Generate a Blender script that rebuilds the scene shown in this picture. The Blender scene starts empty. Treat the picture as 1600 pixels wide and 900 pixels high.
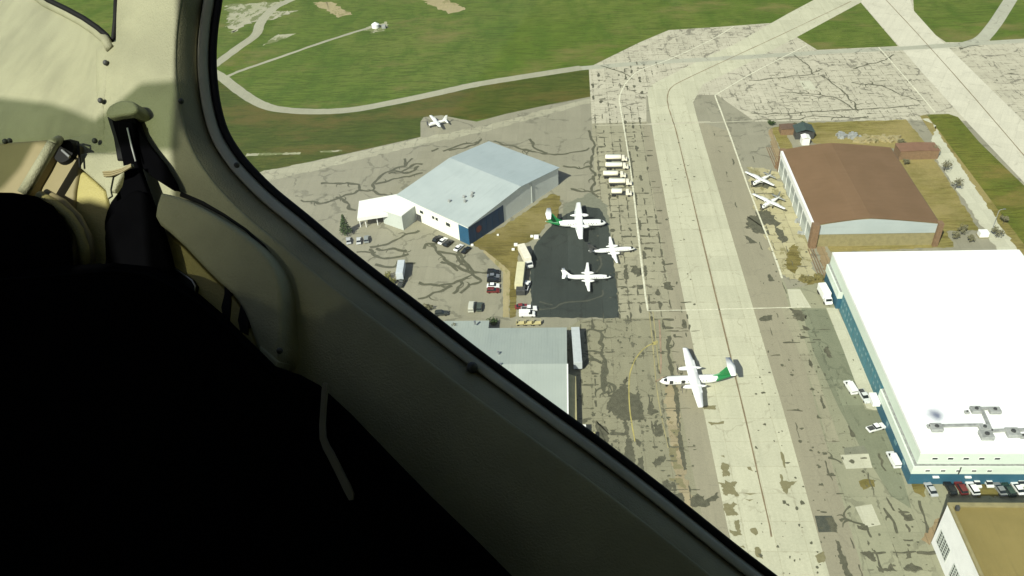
import bpy, bmesh, math, random
from mathutils import Vector, Matrix, noise as mnoise
random.seed(7)
R = math.radians
scene = bpy.context.scene
COL = scene.collection

# ---------------------------------------------------------------- camera, sky, sun, exposure
FPX, CAMH = 1300.0, 182.0                      # focal length in pixels of a 1600 wide frame, height above the field
RX = Vector((0.99768843, 0.04546044, -0.05050882))   # camera right in world axes
DY = Vector((-0.01197569, -0.61401901, -0.78920038))  # camera down
FZ = Vector((-0.06689077, 0.78798096, -0.61205525))   # camera forward
CAMP = Vector((0, 0, CAMH))
cam_d = bpy.data.cameras.new('camera'); cam = bpy.data.objects.new('camera', cam_d); COL.objects.link(cam)
up, bk = -DY, -FZ
cam.matrix_world = Matrix(((RX.x, up.x, bk.x, 0), (RX.y, up.y, bk.y, 0), (RX.z, up.z, bk.z, CAMH), (0, 0, 0, 1)))
cam_d.sensor_width = 36; cam_d.lens = 36 * FPX / 1600; cam_d.clip_start = 0.02; cam_d.clip_end = 12000
scene.camera = cam

SUN_EL, SUN_AZ = R(42), math.atan2(-math.sin(R(31.5)), -math.cos(R(31.5)))        # azimuth measured from +Y towards +X
SUN = Vector((math.sin(SUN_AZ) * math.cos(SUN_EL), math.cos(SUN_AZ) * math.cos(SUN_EL), math.sin(SUN_EL)))
world = bpy.data.worlds.new('World'); scene.world = world; world.use_nodes = True
wn = world.node_tree
bg = wn.nodes['Background']; sky = wn.nodes.new('ShaderNodeTexSky')
sky.sky_type = 'NISHITA'; sky.sun_disc = False; sky.sun_elevation = SUN_EL; sky.sun_rotation = SUN_AZ
sky.dust_density = 2.0; sky.altitude = 240
wn.links.new(sky.outputs[0], bg.inputs[0]); bg.inputs[1].default_value = 0.07
sd = bpy.data.lights.new('sun', 'SUN'); sd.energy = 4.2; sd.angle = R(0.5); sd.color = (0.99, 1.0, 0.86)
sun = bpy.data.objects.new('sun', sd); COL.objects.link(sun)
sun.rotation_euler = SUN.to_track_quat('Z', 'Y').to_euler(); sun.location = (0, -200, 600)
vs = scene.view_settings
vs.view_transform = 'Standard'; vs.look = 'None'; vs.gamma = 1; vs.use_curve_mapping = False; vs.exposure = 0.58
scene.cycles.use_denoising = True
scene.cycles.transparent_max_bounces = 12
scene.cycles.max_bounces = 6

# ---------------------------------------------------------------- helpers
def G(u, v, z=0.0):
    """a ground point (or one at height z) seen at a pixel of the 1600x900 photograph"""
    d = RX * (u - 800) + DY * (v - 450) + FZ * FPX
    k = (z - CAMH) / d.z
    return Vector((d.x * k, d.y * k, z))

def obj(name, bm, m, parent=None, smooth=False, label=None):
    me = bpy.data.meshes.new(name); bm.normal_update(); bm.to_mesh(me); bm.free()
    if smooth:
        for p in me.polygons: p.use_smooth = True
    for mm in (m if isinstance(m, (list, tuple)) else [m]): me.materials.append(mm)
    o = bpy.data.objects.new(name, me); COL.objects.link(o)
    if parent is not None: o.parent = parent
    if label: o['label'] = label
    return o

def thing(name, label, cat, loc=(0, 0, 0), rz=0, group=None):
    o = bpy.data.objects.new(name, None); COL.objects.link(o); o.empty_display_size = 0.5
    o.location = loc; o.rotation_euler = (0, 0, rz); o['label'] = label; o['category'] = cat
    if group: o['group'] = group
    return o

def tag(o, label, cat, group=None):
    o['label'] = label; o['category'] = cat
    if group: o['group'] = group
    return o

def struct(o, kind='structure'):
    o['kind'] = kind; return o

def dup(root, loc, rz, label, group=None):
    r = root.copy(); COL.objects.link(r); r.location = loc; r.rotation_euler = (0, 0, rz); r['label'] = label
    if group: r['group'] = group
    for ch in root.children:
        c = ch.copy(); COL.objects.link(c); c.parent = r
        for g in ch.children:
            d = g.copy(); COL.objects.link(d); d.parent = c
    return r

def box(bm, x0, x1, y0, y1, z0, z1, rz=0, c=(0, 0, 0)):
    vs_ = []
    cs, sn = math.cos(rz), math.sin(rz)
    for z in (z0, z1):
        for x, y in ((x0, y0), (x1, y0), (x1, y1), (x0, y1)):
            vs_.append(bm.verts.new((c[0] + x * cs - y * sn, c[1] + x * sn + y * cs, c[2] + z)))
    fs = []
    for f in ((3, 2, 1, 0), (4, 5, 6, 7), (0, 1, 5, 4), (1, 2, 6, 5), (2, 3, 7, 6), (3, 0, 4, 7)):
        fs.append(bm.faces.new([vs_[i] for i in f]))
    return vs_, fs

def bevel_all(bm, w, seg=2):
    bmesh.ops.bevel(bm, geom=list(bm.edges), offset=w, segments=seg, profile=0.6, affect='EDGES')

def prism(bm, pts, z0, z1):
    """pts: list of (x, y) ; a solid between two heights (z1 may be a list)"""
    n = len(pts)
    zb = z0 if isinstance(z0, (list, tuple)) else [z0] * n
    zt = z1 if isinstance(z1, (list, tuple)) else [z1] * n
    b = [bm.verts.new((p[0], p[1], zb[i])) for i, p in enumerate(pts)]
    t = [bm.verts.new((p[0], p[1], zt[i])) for i, p in enumerate(pts)]
    bm.faces.new(t); bm.faces.new(list(reversed(b)))
    for i in range(n):
        j = (i + 1) % n
        bm.faces.new((b[i], b[j], t[j], t[i]))
    bmesh.ops.recalc_face_normals(bm, faces=list(bm.faces))

def tube(bm, pts, r, n=8, r2=None):
    pts = [Vector(p) for p in pts]; rings = []
    for i, p in enumerate(pts):
        t = (pts[min(i + 1, len(pts) - 1)] - pts[max(i - 1, 0)]).normalized()
        a = t.orthogonal().normalized() if i == 0 else (rings_a - t * rings_a.dot(t)).normalized()
        rings_a = a; b = t.cross(a)
        rr = r if r2 is None else r + (r2 - r) * i / (len(pts) - 1)
        rings.append([bm.verts.new(p + (a * math.cos(2 * math.pi * k / n) + b * math.sin(2 * math.pi * k / n)) * rr) for k in range(n)])
    for A, B in zip(rings, rings[1:]):
        for k in range(n): bm.faces.new((A[k], A[(k + 1) % n], B[(k + 1) % n], B[k]))
    bm.faces.new(list(reversed(rings[0]))); bm.faces.new(rings[-1])

def loft(bm, rings, close=True, caps=True):
    vr = [[bm.verts.new(p) for p in r] for r in rings]
    n = len(vr[0])
    for A, B in zip(vr, vr[1:]):
        for k in range(n if close else n - 1):
            bm.faces.new((A[k], A[(k + 1) % n], B[(k + 1) % n], B[k]))
    if caps and close:
        bm.faces.new(list(reversed(vr[0]))); bm.faces.new(vr[-1])
    return vr

# ---- node maths
class NB:
    def __init__(s, name):
        s.m = bpy.data.materials.new(name); s.m.use_nodes = True; s.t = s.m.node_tree
        s.p = s.t.nodes['Principled BSDF']
    def new(s, t): return s.t.nodes.new(t)
    def lk(s, a, b): s.t.links.new(a, b)
    def put(s, sock, v):
        if isinstance(v, bpy.types.NodeSocket): s.lk(v, sock)
        else: sock.default_value = v
    def op(s, o, a, b=0.0, c=None, clamp=False):
        n = s.new('ShaderNodeMath'); n.operation = o; n.use_clamp = clamp
        s.put(n.inputs[0], a); s.put(n.inputs[1], b)
        if c is not None: s.put(n.inputs[2], c)
        return n.outputs[0]
    def pos(s):
        if not hasattr(s, '_pos'): s._pos = s.new('ShaderNodeNewGeometry').outputs['Position']
        return s._pos
    def objc(s):
        if not hasattr(s, '_oc'): s._oc = s.new('ShaderNodeTexCoord').outputs['Object']
        return s._oc
    def map(s, v, scale=(1, 1, 1), rot=0, loc=(0, 0, 0)):
        n = s.new('ShaderNodeMapping'); s.lk(v, n.inputs[0]); n.inputs['Scale'].default_value = scale
        n.inputs['Rotation'].default_value = (0, 0, rot); n.inputs['Location'].default_value = loc
        return n.outputs[0]
    def noise(s, v, scale, detail=3, rough=0.55, dist=0):
        n = s.new('ShaderNodeTexNoise'); s.lk(v, n.inputs['Vector']); n.inputs['Scale'].default_value = scale
        n.inputs['Detail'].default_value = detail; n.inputs['Roughness'].default_value = rough; n.inputs['Distortion'].default_value = dist
        return n.outputs
    def step(s, x, a, b):
        n = s.new('ShaderNodeMapRange'); n.interpolation_type = 'SMOOTHSTEP'
        s.put(n.inputs[0], x); s.put(n.inputs[1], a); s.put(n.inputs[2], b); s.put(n.inputs[3], 0.0); s.put(n.inputs[4], 1.0)
        return n.outputs[0]
    def mix(s, f, a, b, blend='MIX'):
        n = s.new('ShaderNodeMix'); n.data_type = 'RGBA'; n.blend_type = blend
        s.put(n.inputs[0], f)
        for k, v in ((6, a), (7, b)):
            if isinstance(v, bpy.types.NodeSocket): s.lk(v, n.inputs[k])
            else: n.inputs[k].default_value = (*v, 1)
        return n.outputs[2]
    def xyz(s, v):
        n = s.new('ShaderNodeSeparateXYZ'); s.lk(v, n.inputs[0]); return n.outputs
    def comb(s, x, y, z=0.0):
        n = s.new('ShaderNodeCombineXYZ'); s.put(n.inputs[0], x); s.put(n.inputs[1], y); s.put(n.inputs[2], z); return n.outputs[0]
    def vadd(s, a, b, k=1.0):
        n = s.new('ShaderNodeVectorMath'); n.operation = 'MULTIPLY_ADD'; s.lk(b, n.inputs[0]); n.inputs[1].default_value = (k, k, k); s.lk(a, n.inputs[2])
        return n.outputs[0]
    def warp(s, v, scale, amp):
        n = s.noise(v, scale, 3)
        k = s.new('ShaderNodeVectorMath'); k.operation = 'SUBTRACT'; s.lk(n[1], k.inputs[0]); k.inputs[1].default_value = (.5, .5, .5)
        return s.vadd(v, k.outputs[0], amp)
    def white(s, v):
        n = s.new('ShaderNodeTexWhiteNoise'); s.lk(v, n.inputs[0]); return n.outputs[0]
    def edge(s, v, scale, rand=1.0):
        n = s.new('ShaderNodeTexVoronoi'); n.feature = 'DISTANCE_TO_EDGE'; s.lk(v, n.inputs['Vector'])
        n.inputs['Scale'].default_value = scale; n.inputs['Randomness'].default_value = rand
        return n.outputs['Distance']
    def done(s, col, rough=0.85, metal=0.0, spec=0.3, bump=None, bumpd=0.02):
        if isinstance(col, bpy.types.NodeSocket): s.lk(col, s.p.inputs['Base Color'])
        else: s.p.inputs['Base Color'].default_value = (*col, 1)
        s.put(s.p.inputs['Roughness'], rough); s.p.inputs['Metallic'].default_value = metal
        s.p.inputs['Specular IOR Level'].default_value = spec
        if bump is not None:
            b = s.new('ShaderNodeBump'); b.inputs['Distance'].default_value = bumpd; s.lk(bump, b.inputs['Height']); s.lk(b.outputs[0], s.p.inputs['Normal'])
        return s.m

def grime(name, c, var=0.12, scale=0.6, rough=0.6, metal=0.0, spec=0.4, c2=None, grain=0):
    n = NB(name); f = n.noise(n.objc(), scale, 5, 0.6)[0]; f = n.step(f, .3, .75)
    d = c2 or tuple(x * (1 - var * 2) for x in c)
    return n.done(n.mix(f, c, d), rough, metal, spec, n.noise(n.objc(), grain, 3, .6)[0] if grain else None, .0012)

def pave(name, c1, c2, grid=6.0, jw=0.05, jamt=0.3, slab=0.05, blotch=0.0, bw=0.25, crack=0.0, cw=0.03, cscale=0.08,
         stain=0.0, stain_t=0.62, tar=(.075, .075, .06), streak=.22, ang=0.0, gy=None, hatch=0.0, stainc=None, joint=None):
    """old pavement: tone patches, slab tints, joints, blotchy tar along the joints, wandering sealed cracks, damp stains"""
    n = NB(name); P = n.map(n.pos(), rot=ang)
    big = n.step(n.noise(P, 0.018, 4)[0], .3, .7); mid = n.noise(P, 0.16, 5, .65)[0]; fine = n.noise(P, 1.6, 4, .7)[0]
    col = n.mix(n.op('ADD', n.op('MULTIPLY', big, .6), n.op('MULTIPLY', n.step(mid, .3, .7), .4), clamp=True), c1, c2)
    x, y, _ = n.xyz(P); gy = gy or grid
    Pw = n.warp(P, 0.35, 0.35); xw, yw, _ = n.xyz(Pw)
    sl = n.white(n.comb(n.op('FLOOR', n.op('DIVIDE', x, grid)), n.op('FLOOR', n.op('DIVIDE', y, gy))))
    streak_ = n.noise(n.map(P, (0.5, 0.03, 1)), 1.0, 4, .6)[0]
    v = n.op('ADD', n.op('MULTIPLY', n.op('SUBTRACT', sl, .5), slab * 2), n.op('MULTIPLY', n.op('SUBTRACT', fine, .5), .42))
    v = n.op('ADD', v, n.op('MULTIPLY', n.op('SUBTRACT', streak_, .5), streak))
    v = n.op('ADD', v, 1.0)
    col = n.mix(1.0, col, n.comb(v, v, v), 'MULTIPLY')
    def line(c, L): return n.op('MULTIPLY', n.op('ABSOLUTE', n.op('SUBTRACT', n.op('FRACT', n.op('DIVIDE', c, L)), .5)), L)
    dx = n.op('SUBTRACT', grid / 2, line(xw, grid)); dy_ = n.op('SUBTRACT', gy / 2, line(yw, gy))
    d = n.op('MINIMUM', dx, dy_)
    gate = n.noise(P, 0.11, 3)[0]
    if jamt > 0:
        j = n.op('MULTIPLY', n.op('SUBTRACT', 1.0, n.step(d, jw * .4, jw * 1.8)), jamt)
        col = n.mix(j, col, joint or tuple(c * .45 for c in c1))
    if blotch > 0:
        w = n.op('MULTIPLY', n.step(n.noise(P, 0.42, 4, .65)[0], .47, .72), bw * 3)
        g2 = n.step(n.noise(P, 0.05, 2)[0], .38, .55)
        w = n.op('MULTIPLY', w, g2)
        b = n.op('MULTIPLY', n.op('SUBTRACT', 1.0, n.step(n.op('SUBTRACT', d, w), -.05, .12)), n.step(w, .05, .2))
        col = n.mix(n.op('MULTIPLY', b, blotch), col, tar)
    if hatch > 0:
        xw2, yw2, _ = n.xyz(n.warp(P, .8, .7))
        h = n.op('MINIMUM', line(xw2, 2.6), line(yw2, 1.9))
        hm = n.op('MULTIPLY', n.op('SUBTRACT', 1.0, n.step(h, .04, .22)), n.step(n.noise(P, .22, 4, .7)[0], .46, .62))
        col = n.mix(n.op('MULTIPLY', hm, hatch), col, tar)
    if crack > 0:
        e = n.edge(n.warp(n.warp(P, 0.09, 9), .5, 1.6), cscale)
        w2 = n.op('MULTIPLY', n.step(n.noise(P, 0.3, 3)[0], .3, .75), cw * 1.6)
        cm = n.op('SUBTRACT', 1.0, n.step(e, w2, n.op('ADD', w2, cw * .35)))
        cm = n.op('MULTIPLY', cm, n.step(gate, .42, .56))
        col = n.mix(n.op('MULTIPLY', cm, crack), col, tar)
    if stain > 0:
        s_ = n.step(n.noise(n.map(P, (1, .55, 1)), 0.12, 6, .7)[0], stain_t, stain_t + .03)
        col = n.mix(n.op('MULTIPLY', s_, stain), col, stainc or tar)
    return n.done(col, .9, 0, .2)

# ---------------------------------------------------------------- materials
TAR = (.085, .085, .062)
M = {}
def grass_mat(name, a, b, c, dry, ang, dryt=.62):
    n = NB(name); P = n.pos()
    big = n.noise(P, .012, 4, .6)[0]; mid = n.noise(n.map(P, (1, .35, 1), ang), .09, 5, .65)[0]
    st = n.noise(n.map(n.warp(P, .02, 14), (.06, .9, 1), ang), 1.0, 4, .7)[0]
    fine = n.noise(P, 1.1, 4, .75)[0]
    col = n.mix(n.step(big, .35, .65), a, b); col = n.mix(n.step(mid, .4, .7), col, c)
    col = n.mix(n.op('MULTIPLY', n.step(st, .42, .62), .8), col, tuple(x * .55 for x in a))
    col = n.mix(n.op('MULTIPLY', n.step(n.noise(n.map(P, (.5, 1, 1), ang), .03, 5, .7)[0], dryt - .1, dryt + .08), .8), col, dry)
    v = n.op('ADD', n.op('MULTIPLY', fine, .7), .65)
    return n.done(n.mix(1.0, col, n.comb(v, v, v), 'MULTIPLY'), .95, 0, .1)
M['grass'] = grass_mat('grass', (.088, .134, .017), (.122, .152, .030), (.064, .110, .013), (.155, .140, .045), R(-14))
M['grass_dark'] = grass_mat('grass_dark', (.060, .085, .012), (.078, .088, .016), (.050, .072, .010), (.105, .085, .022), R(-16), .55)
M['lawn_dry'] = grass_mat('dry_lawn', (.20, .165, .045), (.23, .20, .065), (.155, .145, .040), (.27, .22, .09), R(20), .5)
M['lawn_brown'] = grass_mat('brown_lawn', (.165, .135, .042), (.195, .165, .055), (.12, .105, .03), (.24, .20, .085), R(35), .55)
M['lawn_green'] = grass_mat('green_lawn', (.12, .135, .02), (.15, .145, .03), (.085, .11, .016), (.18, .14, .04), R(-50), .6)

M['apron'] = pave('apron_paving', (.262, .247, .180), (.23, .218, .156), 7.5, .06, .22, .04, crack=.45, cw=.030, cscale=.055, stain=.5, stain_t=.66, tar=TAR)
M['apron_grid'] = pave('gridded_paving', (.31, .29, .20), (.265, .25, .17), 7.0, .10, .5, .06, blotch=.85, bw=.42, hatch=.25, crack=.3, cw=.02, cscale=.07, stain=.6, stain_t=.665, tar=(.10, .092, .062), gy=9)
M['apron_far'] = pave('far_paving', (.45, .42, .32), (.40, .375, .28), 7.0, .10, .3, .05, blotch=.6, bw=.2, crack=.7, cw=.022, cscale=.045, tar=(.115, .108, .08), hatch=.8, gy=7)
M['apron_east'] = pave('east_paving', (.285, .275, .185), (.235, .235, .155), 8.0, .08, .25, .07, blotch=.55, bw=.3, crack=.35, cw=.02, cscale=.06, stain=.7, stain_t=.655, tar=(.095, .095, .065), gy=11)
M['apron_south'] = pave('south_paving', (.25, .235, .155), (.215, .205, .135), 7.0, .09, .3, .05, blotch=.75, bw=.36, crack=.4, cw=.02, cscale=.07, stain=.7, stain_t=.63, tar=(.082, .08, .055), gy=9)
M['shoulder'] = pave('shoulder_asphalt', (.275, .252, .175), (.25, .23, .16), 7.5, .05, .18, .03, blotch=.12, crack=.2, cw=.012, cscale=.07, tar=(.13, .12, .09), gy=30)
M['taxiway'] = pave('taxiway_concrete', (.465, .45, .325), (.415, .405, .29), 7.35, .08, .30, .05, crack=.3, cw=.010, cscale=.05, tar=(.2, .18, .12), gy=9.0, joint=(.25, .225, .14), blotch=.25, bw=.16, streak=.34)
M['runway'] = pave('runway_concrete', (.53, .505, .40), (.485, .46, .36), 7.35, .07, .22, .04, crack=.22, cw=.012, cscale=.05, tar=(.2, .18, .13), ang=R(28), joint=(.24, .22, .15), hatch=.1)
M['dark_ramp'] = pave('dark_ramp_asphalt', (.032, .040, .036), (.046, .054, .047), 6.0, .10, .35, .12, crack=.6, cw=.018, cscale=.06, tar=(.022, .025, .022), ang=0, gy=60, stain=.25, stain_t=.6)
M['road'] = pave('road_gravel', (.33, .32, .23), (.27, .265, .19), 9, .05, 0, .02, tar=(.12, .12, .09))
M['road_grey'] = pave('old_road_asphalt', (.37, .365, .285), (.32, .32, .245), 12, .05, .1, .03, crack=.5, cw=.02, cscale=.08, tar=(.13, .13, .10))
M['concrete_pad'] = pave('pale_concrete', (.47, .46, .35), (.43, .42, .31), 5, .06, .3, .05, joint=(.3, .28, .2))
M['pale_margin'] = pave('pale_margin', (.36, .345, .25), (.30, .285, .20), 5, .06, .4, .06, blotch=.4, crack=.5, cw=.02, cscale=.1, tar=(.13, .12, .09))
M['gravel'] = pave('gravel', (.36, .34, .25), (.25, .26, .14), 3, .1, 0, .05, stain=.8, stain_t=.5, stainc=(.10, .125, .03))
M['dirt'] = pave('bare_dirt', (.34, .285, .16), (.28, .24, .12), 3, .1, 0, .05, stain=.5, stain_t=.56, stainc=(.14, .14, .04))
M['dirt_tan'] = pave('rusty_tan_paving', (.31, .265, .165), (.27, .22, .13), 4, .1, .5, .08, stain=.7, stain_t=.57, stainc=(.15, .12, .055), gy=6, blotch=.6)
M['pad_tan'] = pave('tan_concrete', (.40, .365, .225), (.345, .31, .175), 5, .1, .5, .08, stain=.6, stain_t=.56, stainc=(.17, .15, .06), blotch=.5, bw=.3, tar=(.14, .125, .07))
M['lot'] = pave('green_grey_asphalt', (.20, .21, .14), (.165, .175, .115), 8.0, .08, .2, .10, blotch=.6, bw=.3, crack=.4, cw=.02, cscale=.06, stain=.6, stain_t=.62, tar=(.085, .09, .06), gy=11)
M['rust'] = pave('rusty_ground', (.29, .225, .125), (.22, .155, .085), 2.4, .12, .5, .12, stain=.6, stain_t=.55, stainc=(.12, .075, .04), gy=9)
M['white_paint'] = grime('white_line_paint', (.66, .64, .48), .18, .9, .7)
M['yellow_paint'] = grime('yellow_line_paint', (.42, .36, .12), .2, .4, .7)
M['pale_yellow'] = grime('worn_yellow_paint', (.34, .30, .15), .15, .4, .8)
M['faint_paint'] = grime('worn_line_paint', (.50, .47, .35), .1, .25, .8)
M['rust_paint'] = grime('rusty_line_paint', (.23, .175, .10), .2, .3, .8)
M['pink_paint'] = grime('faded_red_paint', (.33, .24, .16), .2, .3, .8)

def sealmat(name, a, b, lo, hi):
    n = NB(name); f = n.noise(n.pos(), .7, 5, .7)[0]
    col = n.mix(n.step(f, .3, .7), a, b)
    m = n.done(col, .75, 0, .3)
    return m
M['tar'] = sealmat('tar_seal', (.074, .074, .047), (.105, .102, .066), 0, 1)
M['tar_brown'] = sealmat('oil_stain', (.165, .15, .075), (.205, .185, .10), 0, 1)
M['tar_mid'] = sealmat('tar_stain', (.066, .065, .042), (.112, .107, .07), 0, 1)
M['tar_far'] = sealmat('pale_tar_seal', (.115, .11, .078), (.17, .16, .115), 0, 1)
M['tar_black'] = sealmat('fresh_tar', (.05, .055, .042), (.08, .083, .06), 0, 1)
M['patch_grey'] = sealmat('asphalt_patch', (.15, .155, .11), (.19, .19, .135), 0, 1)

def metal_roof(name, c, c2, w, axis='x', rough=.45, amp=.10):
    n = NB(name); P = n.objc(); x, y, z = n.xyz(P)
    a = x if axis == 'x' else y
    fr = n.op('FRACT', n.op('DIVIDE', a, w))
    seam = n.op('MULTIPLY', n.op('SUBTRACT', 1.0, n.step(fr, .04, .14)), amp)
    f = n.noise(P, .09, 5, .65)[0]; f2 = n.noise(n.map(P, (.06, .9, 1) if axis == 'y' else (.9, .06, 1)), 1.0, 4)[0]
    col = n.mix(n.step(f, .3, .72), c, c2); col = n.mix(n.op('MULTIPLY', n.step(f2, .5, .75), .25), col, tuple(k * .7 for k in c2))
    col = n.mix(seam, col, tuple(k * .35 for k in c))
    return n.done(col, rough, 0, .35)
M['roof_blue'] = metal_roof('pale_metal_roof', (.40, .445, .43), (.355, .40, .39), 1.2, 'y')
M['roof_blue_shaded'] = metal_roof('shaded_metal_roof', (.37, .425, .425), (.335, .39, .39), 1.2, 'y')  # darker copy of the pale roof: the far slope's shade put into the colour
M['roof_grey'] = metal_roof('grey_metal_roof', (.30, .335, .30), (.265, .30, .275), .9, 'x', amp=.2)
M['roof_brown'] = metal_roof('brown_roof_felt', (.175, .105, .055), (.150, .090, .045), 3.0, 'y', .9, amp=.14)
M['roof_olive'] = metal_roof('tan_gravel_roof', (.235, .185, .062), (.19, .15, .048), 4.0, 'x', .95, amp=.06)
M['roof_white'] = metal_roof('white_membrane_roof', (.86, .87, .86), (.83, .84, .83), 3.0, 'y', .7, amp=.02)
M['wall_white'] = metal_roof('white_metal_wall', (.74, .74, .66), (.70, .70, .62), .6, 'x', .6, amp=.06)
M['wall_grey'] = metal_roof('grey_metal_wall', (.46, .49, .45), (.42, .45, .41), .8, 'x', .55, amp=.12)
M['fascia_mint'] = metal_roof('pale_mint_cladding', (.62, .69, .60), (.58, .65, .56), 1.0, 'y', .6, amp=.06)
M['teal'] = metal_roof('teal_cladding', (.032, .115, .17), (.027, .096, .145), .8, 'y', .5, amp=.3)
M['navy'] = metal_roof('navy_door_paint', (.012, .045, .105), (.009, .035, .085), 2.4, 'x', .5, amp=.4)
M['brick'] = grime('brick', (.215, .135, .075), .15, 1.5, .9)
M['stone'] = grime('pale_masonry', (.27, .235, .115), .12, .6, .9)
M['cream'] = grime('cream_wall', (.50, .44, .22), .1, .5, .8)
M['white'] = grime('white_paint', (.80, .80, .77), .04, .5, .35, 0, .5)
M['white_shed'] = grime('white_sheet', (.80, .80, .74), .05, .5, .6)
M['offwhite'] = grime('offwhite_tank_paint', (.74, .69, .56), .07, .6, .45)
M['grey_metal'] = grime('grey_machinery', (.33, .34, .32), .2, .8, .6)
M['dark_metal'] = grime('dark_metal', (.06, .062, .06), .2, .8, .6)
M['window'] = NB('dark_window_glass').done((.02, .026, .028), .12, 0, .5)
M['glass'] = NB('car_glass').done((.015, .02, .022), .08, 0, .5)
M['tyre'] = NB('tyre_rubber').done((.018, .018, .017), .85)
M['green'] = grime('green_livery', (.012, .17, .05), .06, .3, .35, 0, .5)
M['red'] = grime('red_paint', (.42, .05, .03), .1, .5, .4)
M['prop'] = NB('propeller_blade').done((.04, .04, .042), .4)
M['steel'] = NB('bare_steel').done((.45, .46, .46), .35, .8)
M['leaf'] = None
def leafmat(name, a, b):
    n = NB(name); inf = n.new('ShaderNodeNewGeometry').outputs['Random Per Island']
    col = n.mix(inf, a, b)
    return n.done(col, .8, 0, .2)
M['leaf'] = leafmat('dark_foliage', (.020, .045, .012), (.055, .085, .022))
M['leaf_y'] = leafmat('yellowing_foliage', (.09, .10, .022), (.17, .155, .04))
M['leaf_b'] = leafmat('olive_scrub', (.10, .10, .055), (.17, .155, .09))
M['bark'] = NB('bark').done((.07, .055, .04), .9)

# ---------------------------------------------------------------- the ground, paving and markings
def sheet(name, pts, z, m, kind='structure', cut=None):
    bm = bmesh.new()
    vs_ = [bm.verts.new((p[0], p[1], z)) for p in pts]
    f = bm.faces.new(vs_)
    if f.normal.z < 0: f.normal_flip()
    bmesh.ops.triangulate(bm, faces=[f])
    bmesh.ops.recalc_face_normals(bm, faces=list(bm.faces))
    for f in bm.faces:
        f.normal_update()
        if f.normal.z < 0: f.normal_flip()
    o = obj(name, bm, m); o['kind'] = kind
    return o
def gp(pts): return [G(*p) for p in pts]
def smooth_line(pts, sub=6):
    out = []
    P = [Vector(p) for p in pts]
    for i in range(len(P) - 1):
        a, b, c, d = P[max(i - 1, 0)], P[i], P[i + 1], P[min(i + 2, len(P) - 1)]
        for k in range(sub):
            t = k / sub
            out.append(.5 * ((2 * b) + (c - a) * t + (2 * a - 5 * b + 4 * c - d) * t * t + (3 * b - 3 * c + d - a) * t ** 3))
    out.append(P[-1]); return out
def ribbon(bm, pts, w, z, rag=0.0, seed=0):
    n = len(pts); L = []; Rr = []
    for i, p in enumerate(pts):
        t = (pts[min(i + 1, n - 1)] - pts[max(i - 1, 0)]); t.z = 0
        if t.length < 1e-6: t = Vector((1, 0, 0))
        t.normalize(); nn = Vector((-t.y, t.x, 0))
        ww = w if not callable(w) else w(i / (n - 1))
        e1 = 1 + rag * 2 * mnoise.noise(Vector((p.x * .35, p.y * .35, seed))); e2 = 1 + rag * 2 * mnoise.noise(Vector((p.x * .35, p.y * .35, seed + 9)))
        L.append(bm.verts.new((p.x + nn.x * ww * .5 * max(e1, .1), p.y + nn.y * ww * .5 * max(e1, .1), z)))
        Rr.append(bm.verts.new((p.x - nn.x * ww * .5 * max(e2, .1), p.y - nn.y * ww * .5 * max(e2, .1), z)))
    for i in range(n - 1): bm.faces.new((Rr[i], Rr[i + 1], L[i + 1], L[i]))
def path_sheet(name, pix, w, z, m, sub=6, rag=0.0):
    bm = bmesh.new(); ribbon(bm, smooth_line(gp(pix), sub), w, z, rag); o = obj(name, bm, m); o['kind'] = 'structure'; return o

sheet('ground', [(-5000, -3000), (5000, -3000), (5000, 7000), (-5000, 7000)], 0, M['grass'])
# the grass nearer than the perimeter road is browner
sheet('grass_verge', gp([(300, 90), (340, 118), (373, 141), (402, 160), (431, 170), (474, 174), (518, 174), (561, 170), (619, 159), (677, 147), (734, 134), (780, 125), (905, 107), (925, 106), (925, 160), (660, 200), (655, 220), (410, 275), (250, 320)]), .004, M['grass_dark'])
APR = [(200, 320), (410, 268), (470, 256), (560, 236), (657, 214), (657, 190), (662, 183), (690, 180), (720, 186), (745, 190), (790, 178), (860, 163), (923, 151), (920, 105), (955, 88), (1000, 66), (1045, 47), (1125, 42), (1205, 36), (1230, 22), (1275, -2), (1310, -30), (1700, -30), (1800, 500), (1700, 1200), (400, 1500), (-200, 1100)]
sheet('apron', gp(APR), .008, M['apron'])
# far apron with fine hatched cracks, left of and right of the bend
sheet('apron_north', gp([(920, 106), (955, 88), (1000, 66), (1045, 47), (1125, 42), (1205, 36), (1275, -2), (1700, -30), (1700, 200), (1440, 188), (1180, 190), (1120, 148), (1010, 150), (1010, 190), (925, 196)]), .014, M['apron_far'])
sheet('apron_lane', gp([(925, 193), (1012, 190), (1022, 225), (1062, 445), (1085, 560), (1085, 560), (968, 560), (968, 500), (950, 392), (945, 335), (930, 300)]), .016, M['apron_grid'])
sheet('apron_south', gp([(906, 500), (968, 497), (1082, 497), (1099, 640), (1137, 825), (1160, 960), (800, 960), (880, 700), (886, 514)]), .018, M['apron_south'])
sheet('apron_east', gp([(1205, 392), (1230, 452), (1290, 440), (1420, 760), (1700, 740), (1700, 1000), (1330, 1000), (1296, 900), (1224, 641), (1190, 480)]), .018, M['apron_east'])
# shoulders beside the taxiway
sheet('taxiway_shoulder', gp([(1004, 192), (1014, 192), (1022.5, 222), (1060, 425), (1083, 540), (1099, 640), (1137, 825), (1150, 900), (1118, 900), (1087, 760), (1064, 640), (1049, 540), (1045, 440), (1009, 240)]), .022, M['shoulder'])
sheet('taxiway_shoulder', gp([(1092, 190), (1140, 205), (1172, 297), (1210, 395), (1240, 507), (1290, 690), (1350, 900), (1296, 900), (1224, 641), (1162, 431), (1100, 222)]), .022, M['shoulder'])
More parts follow.
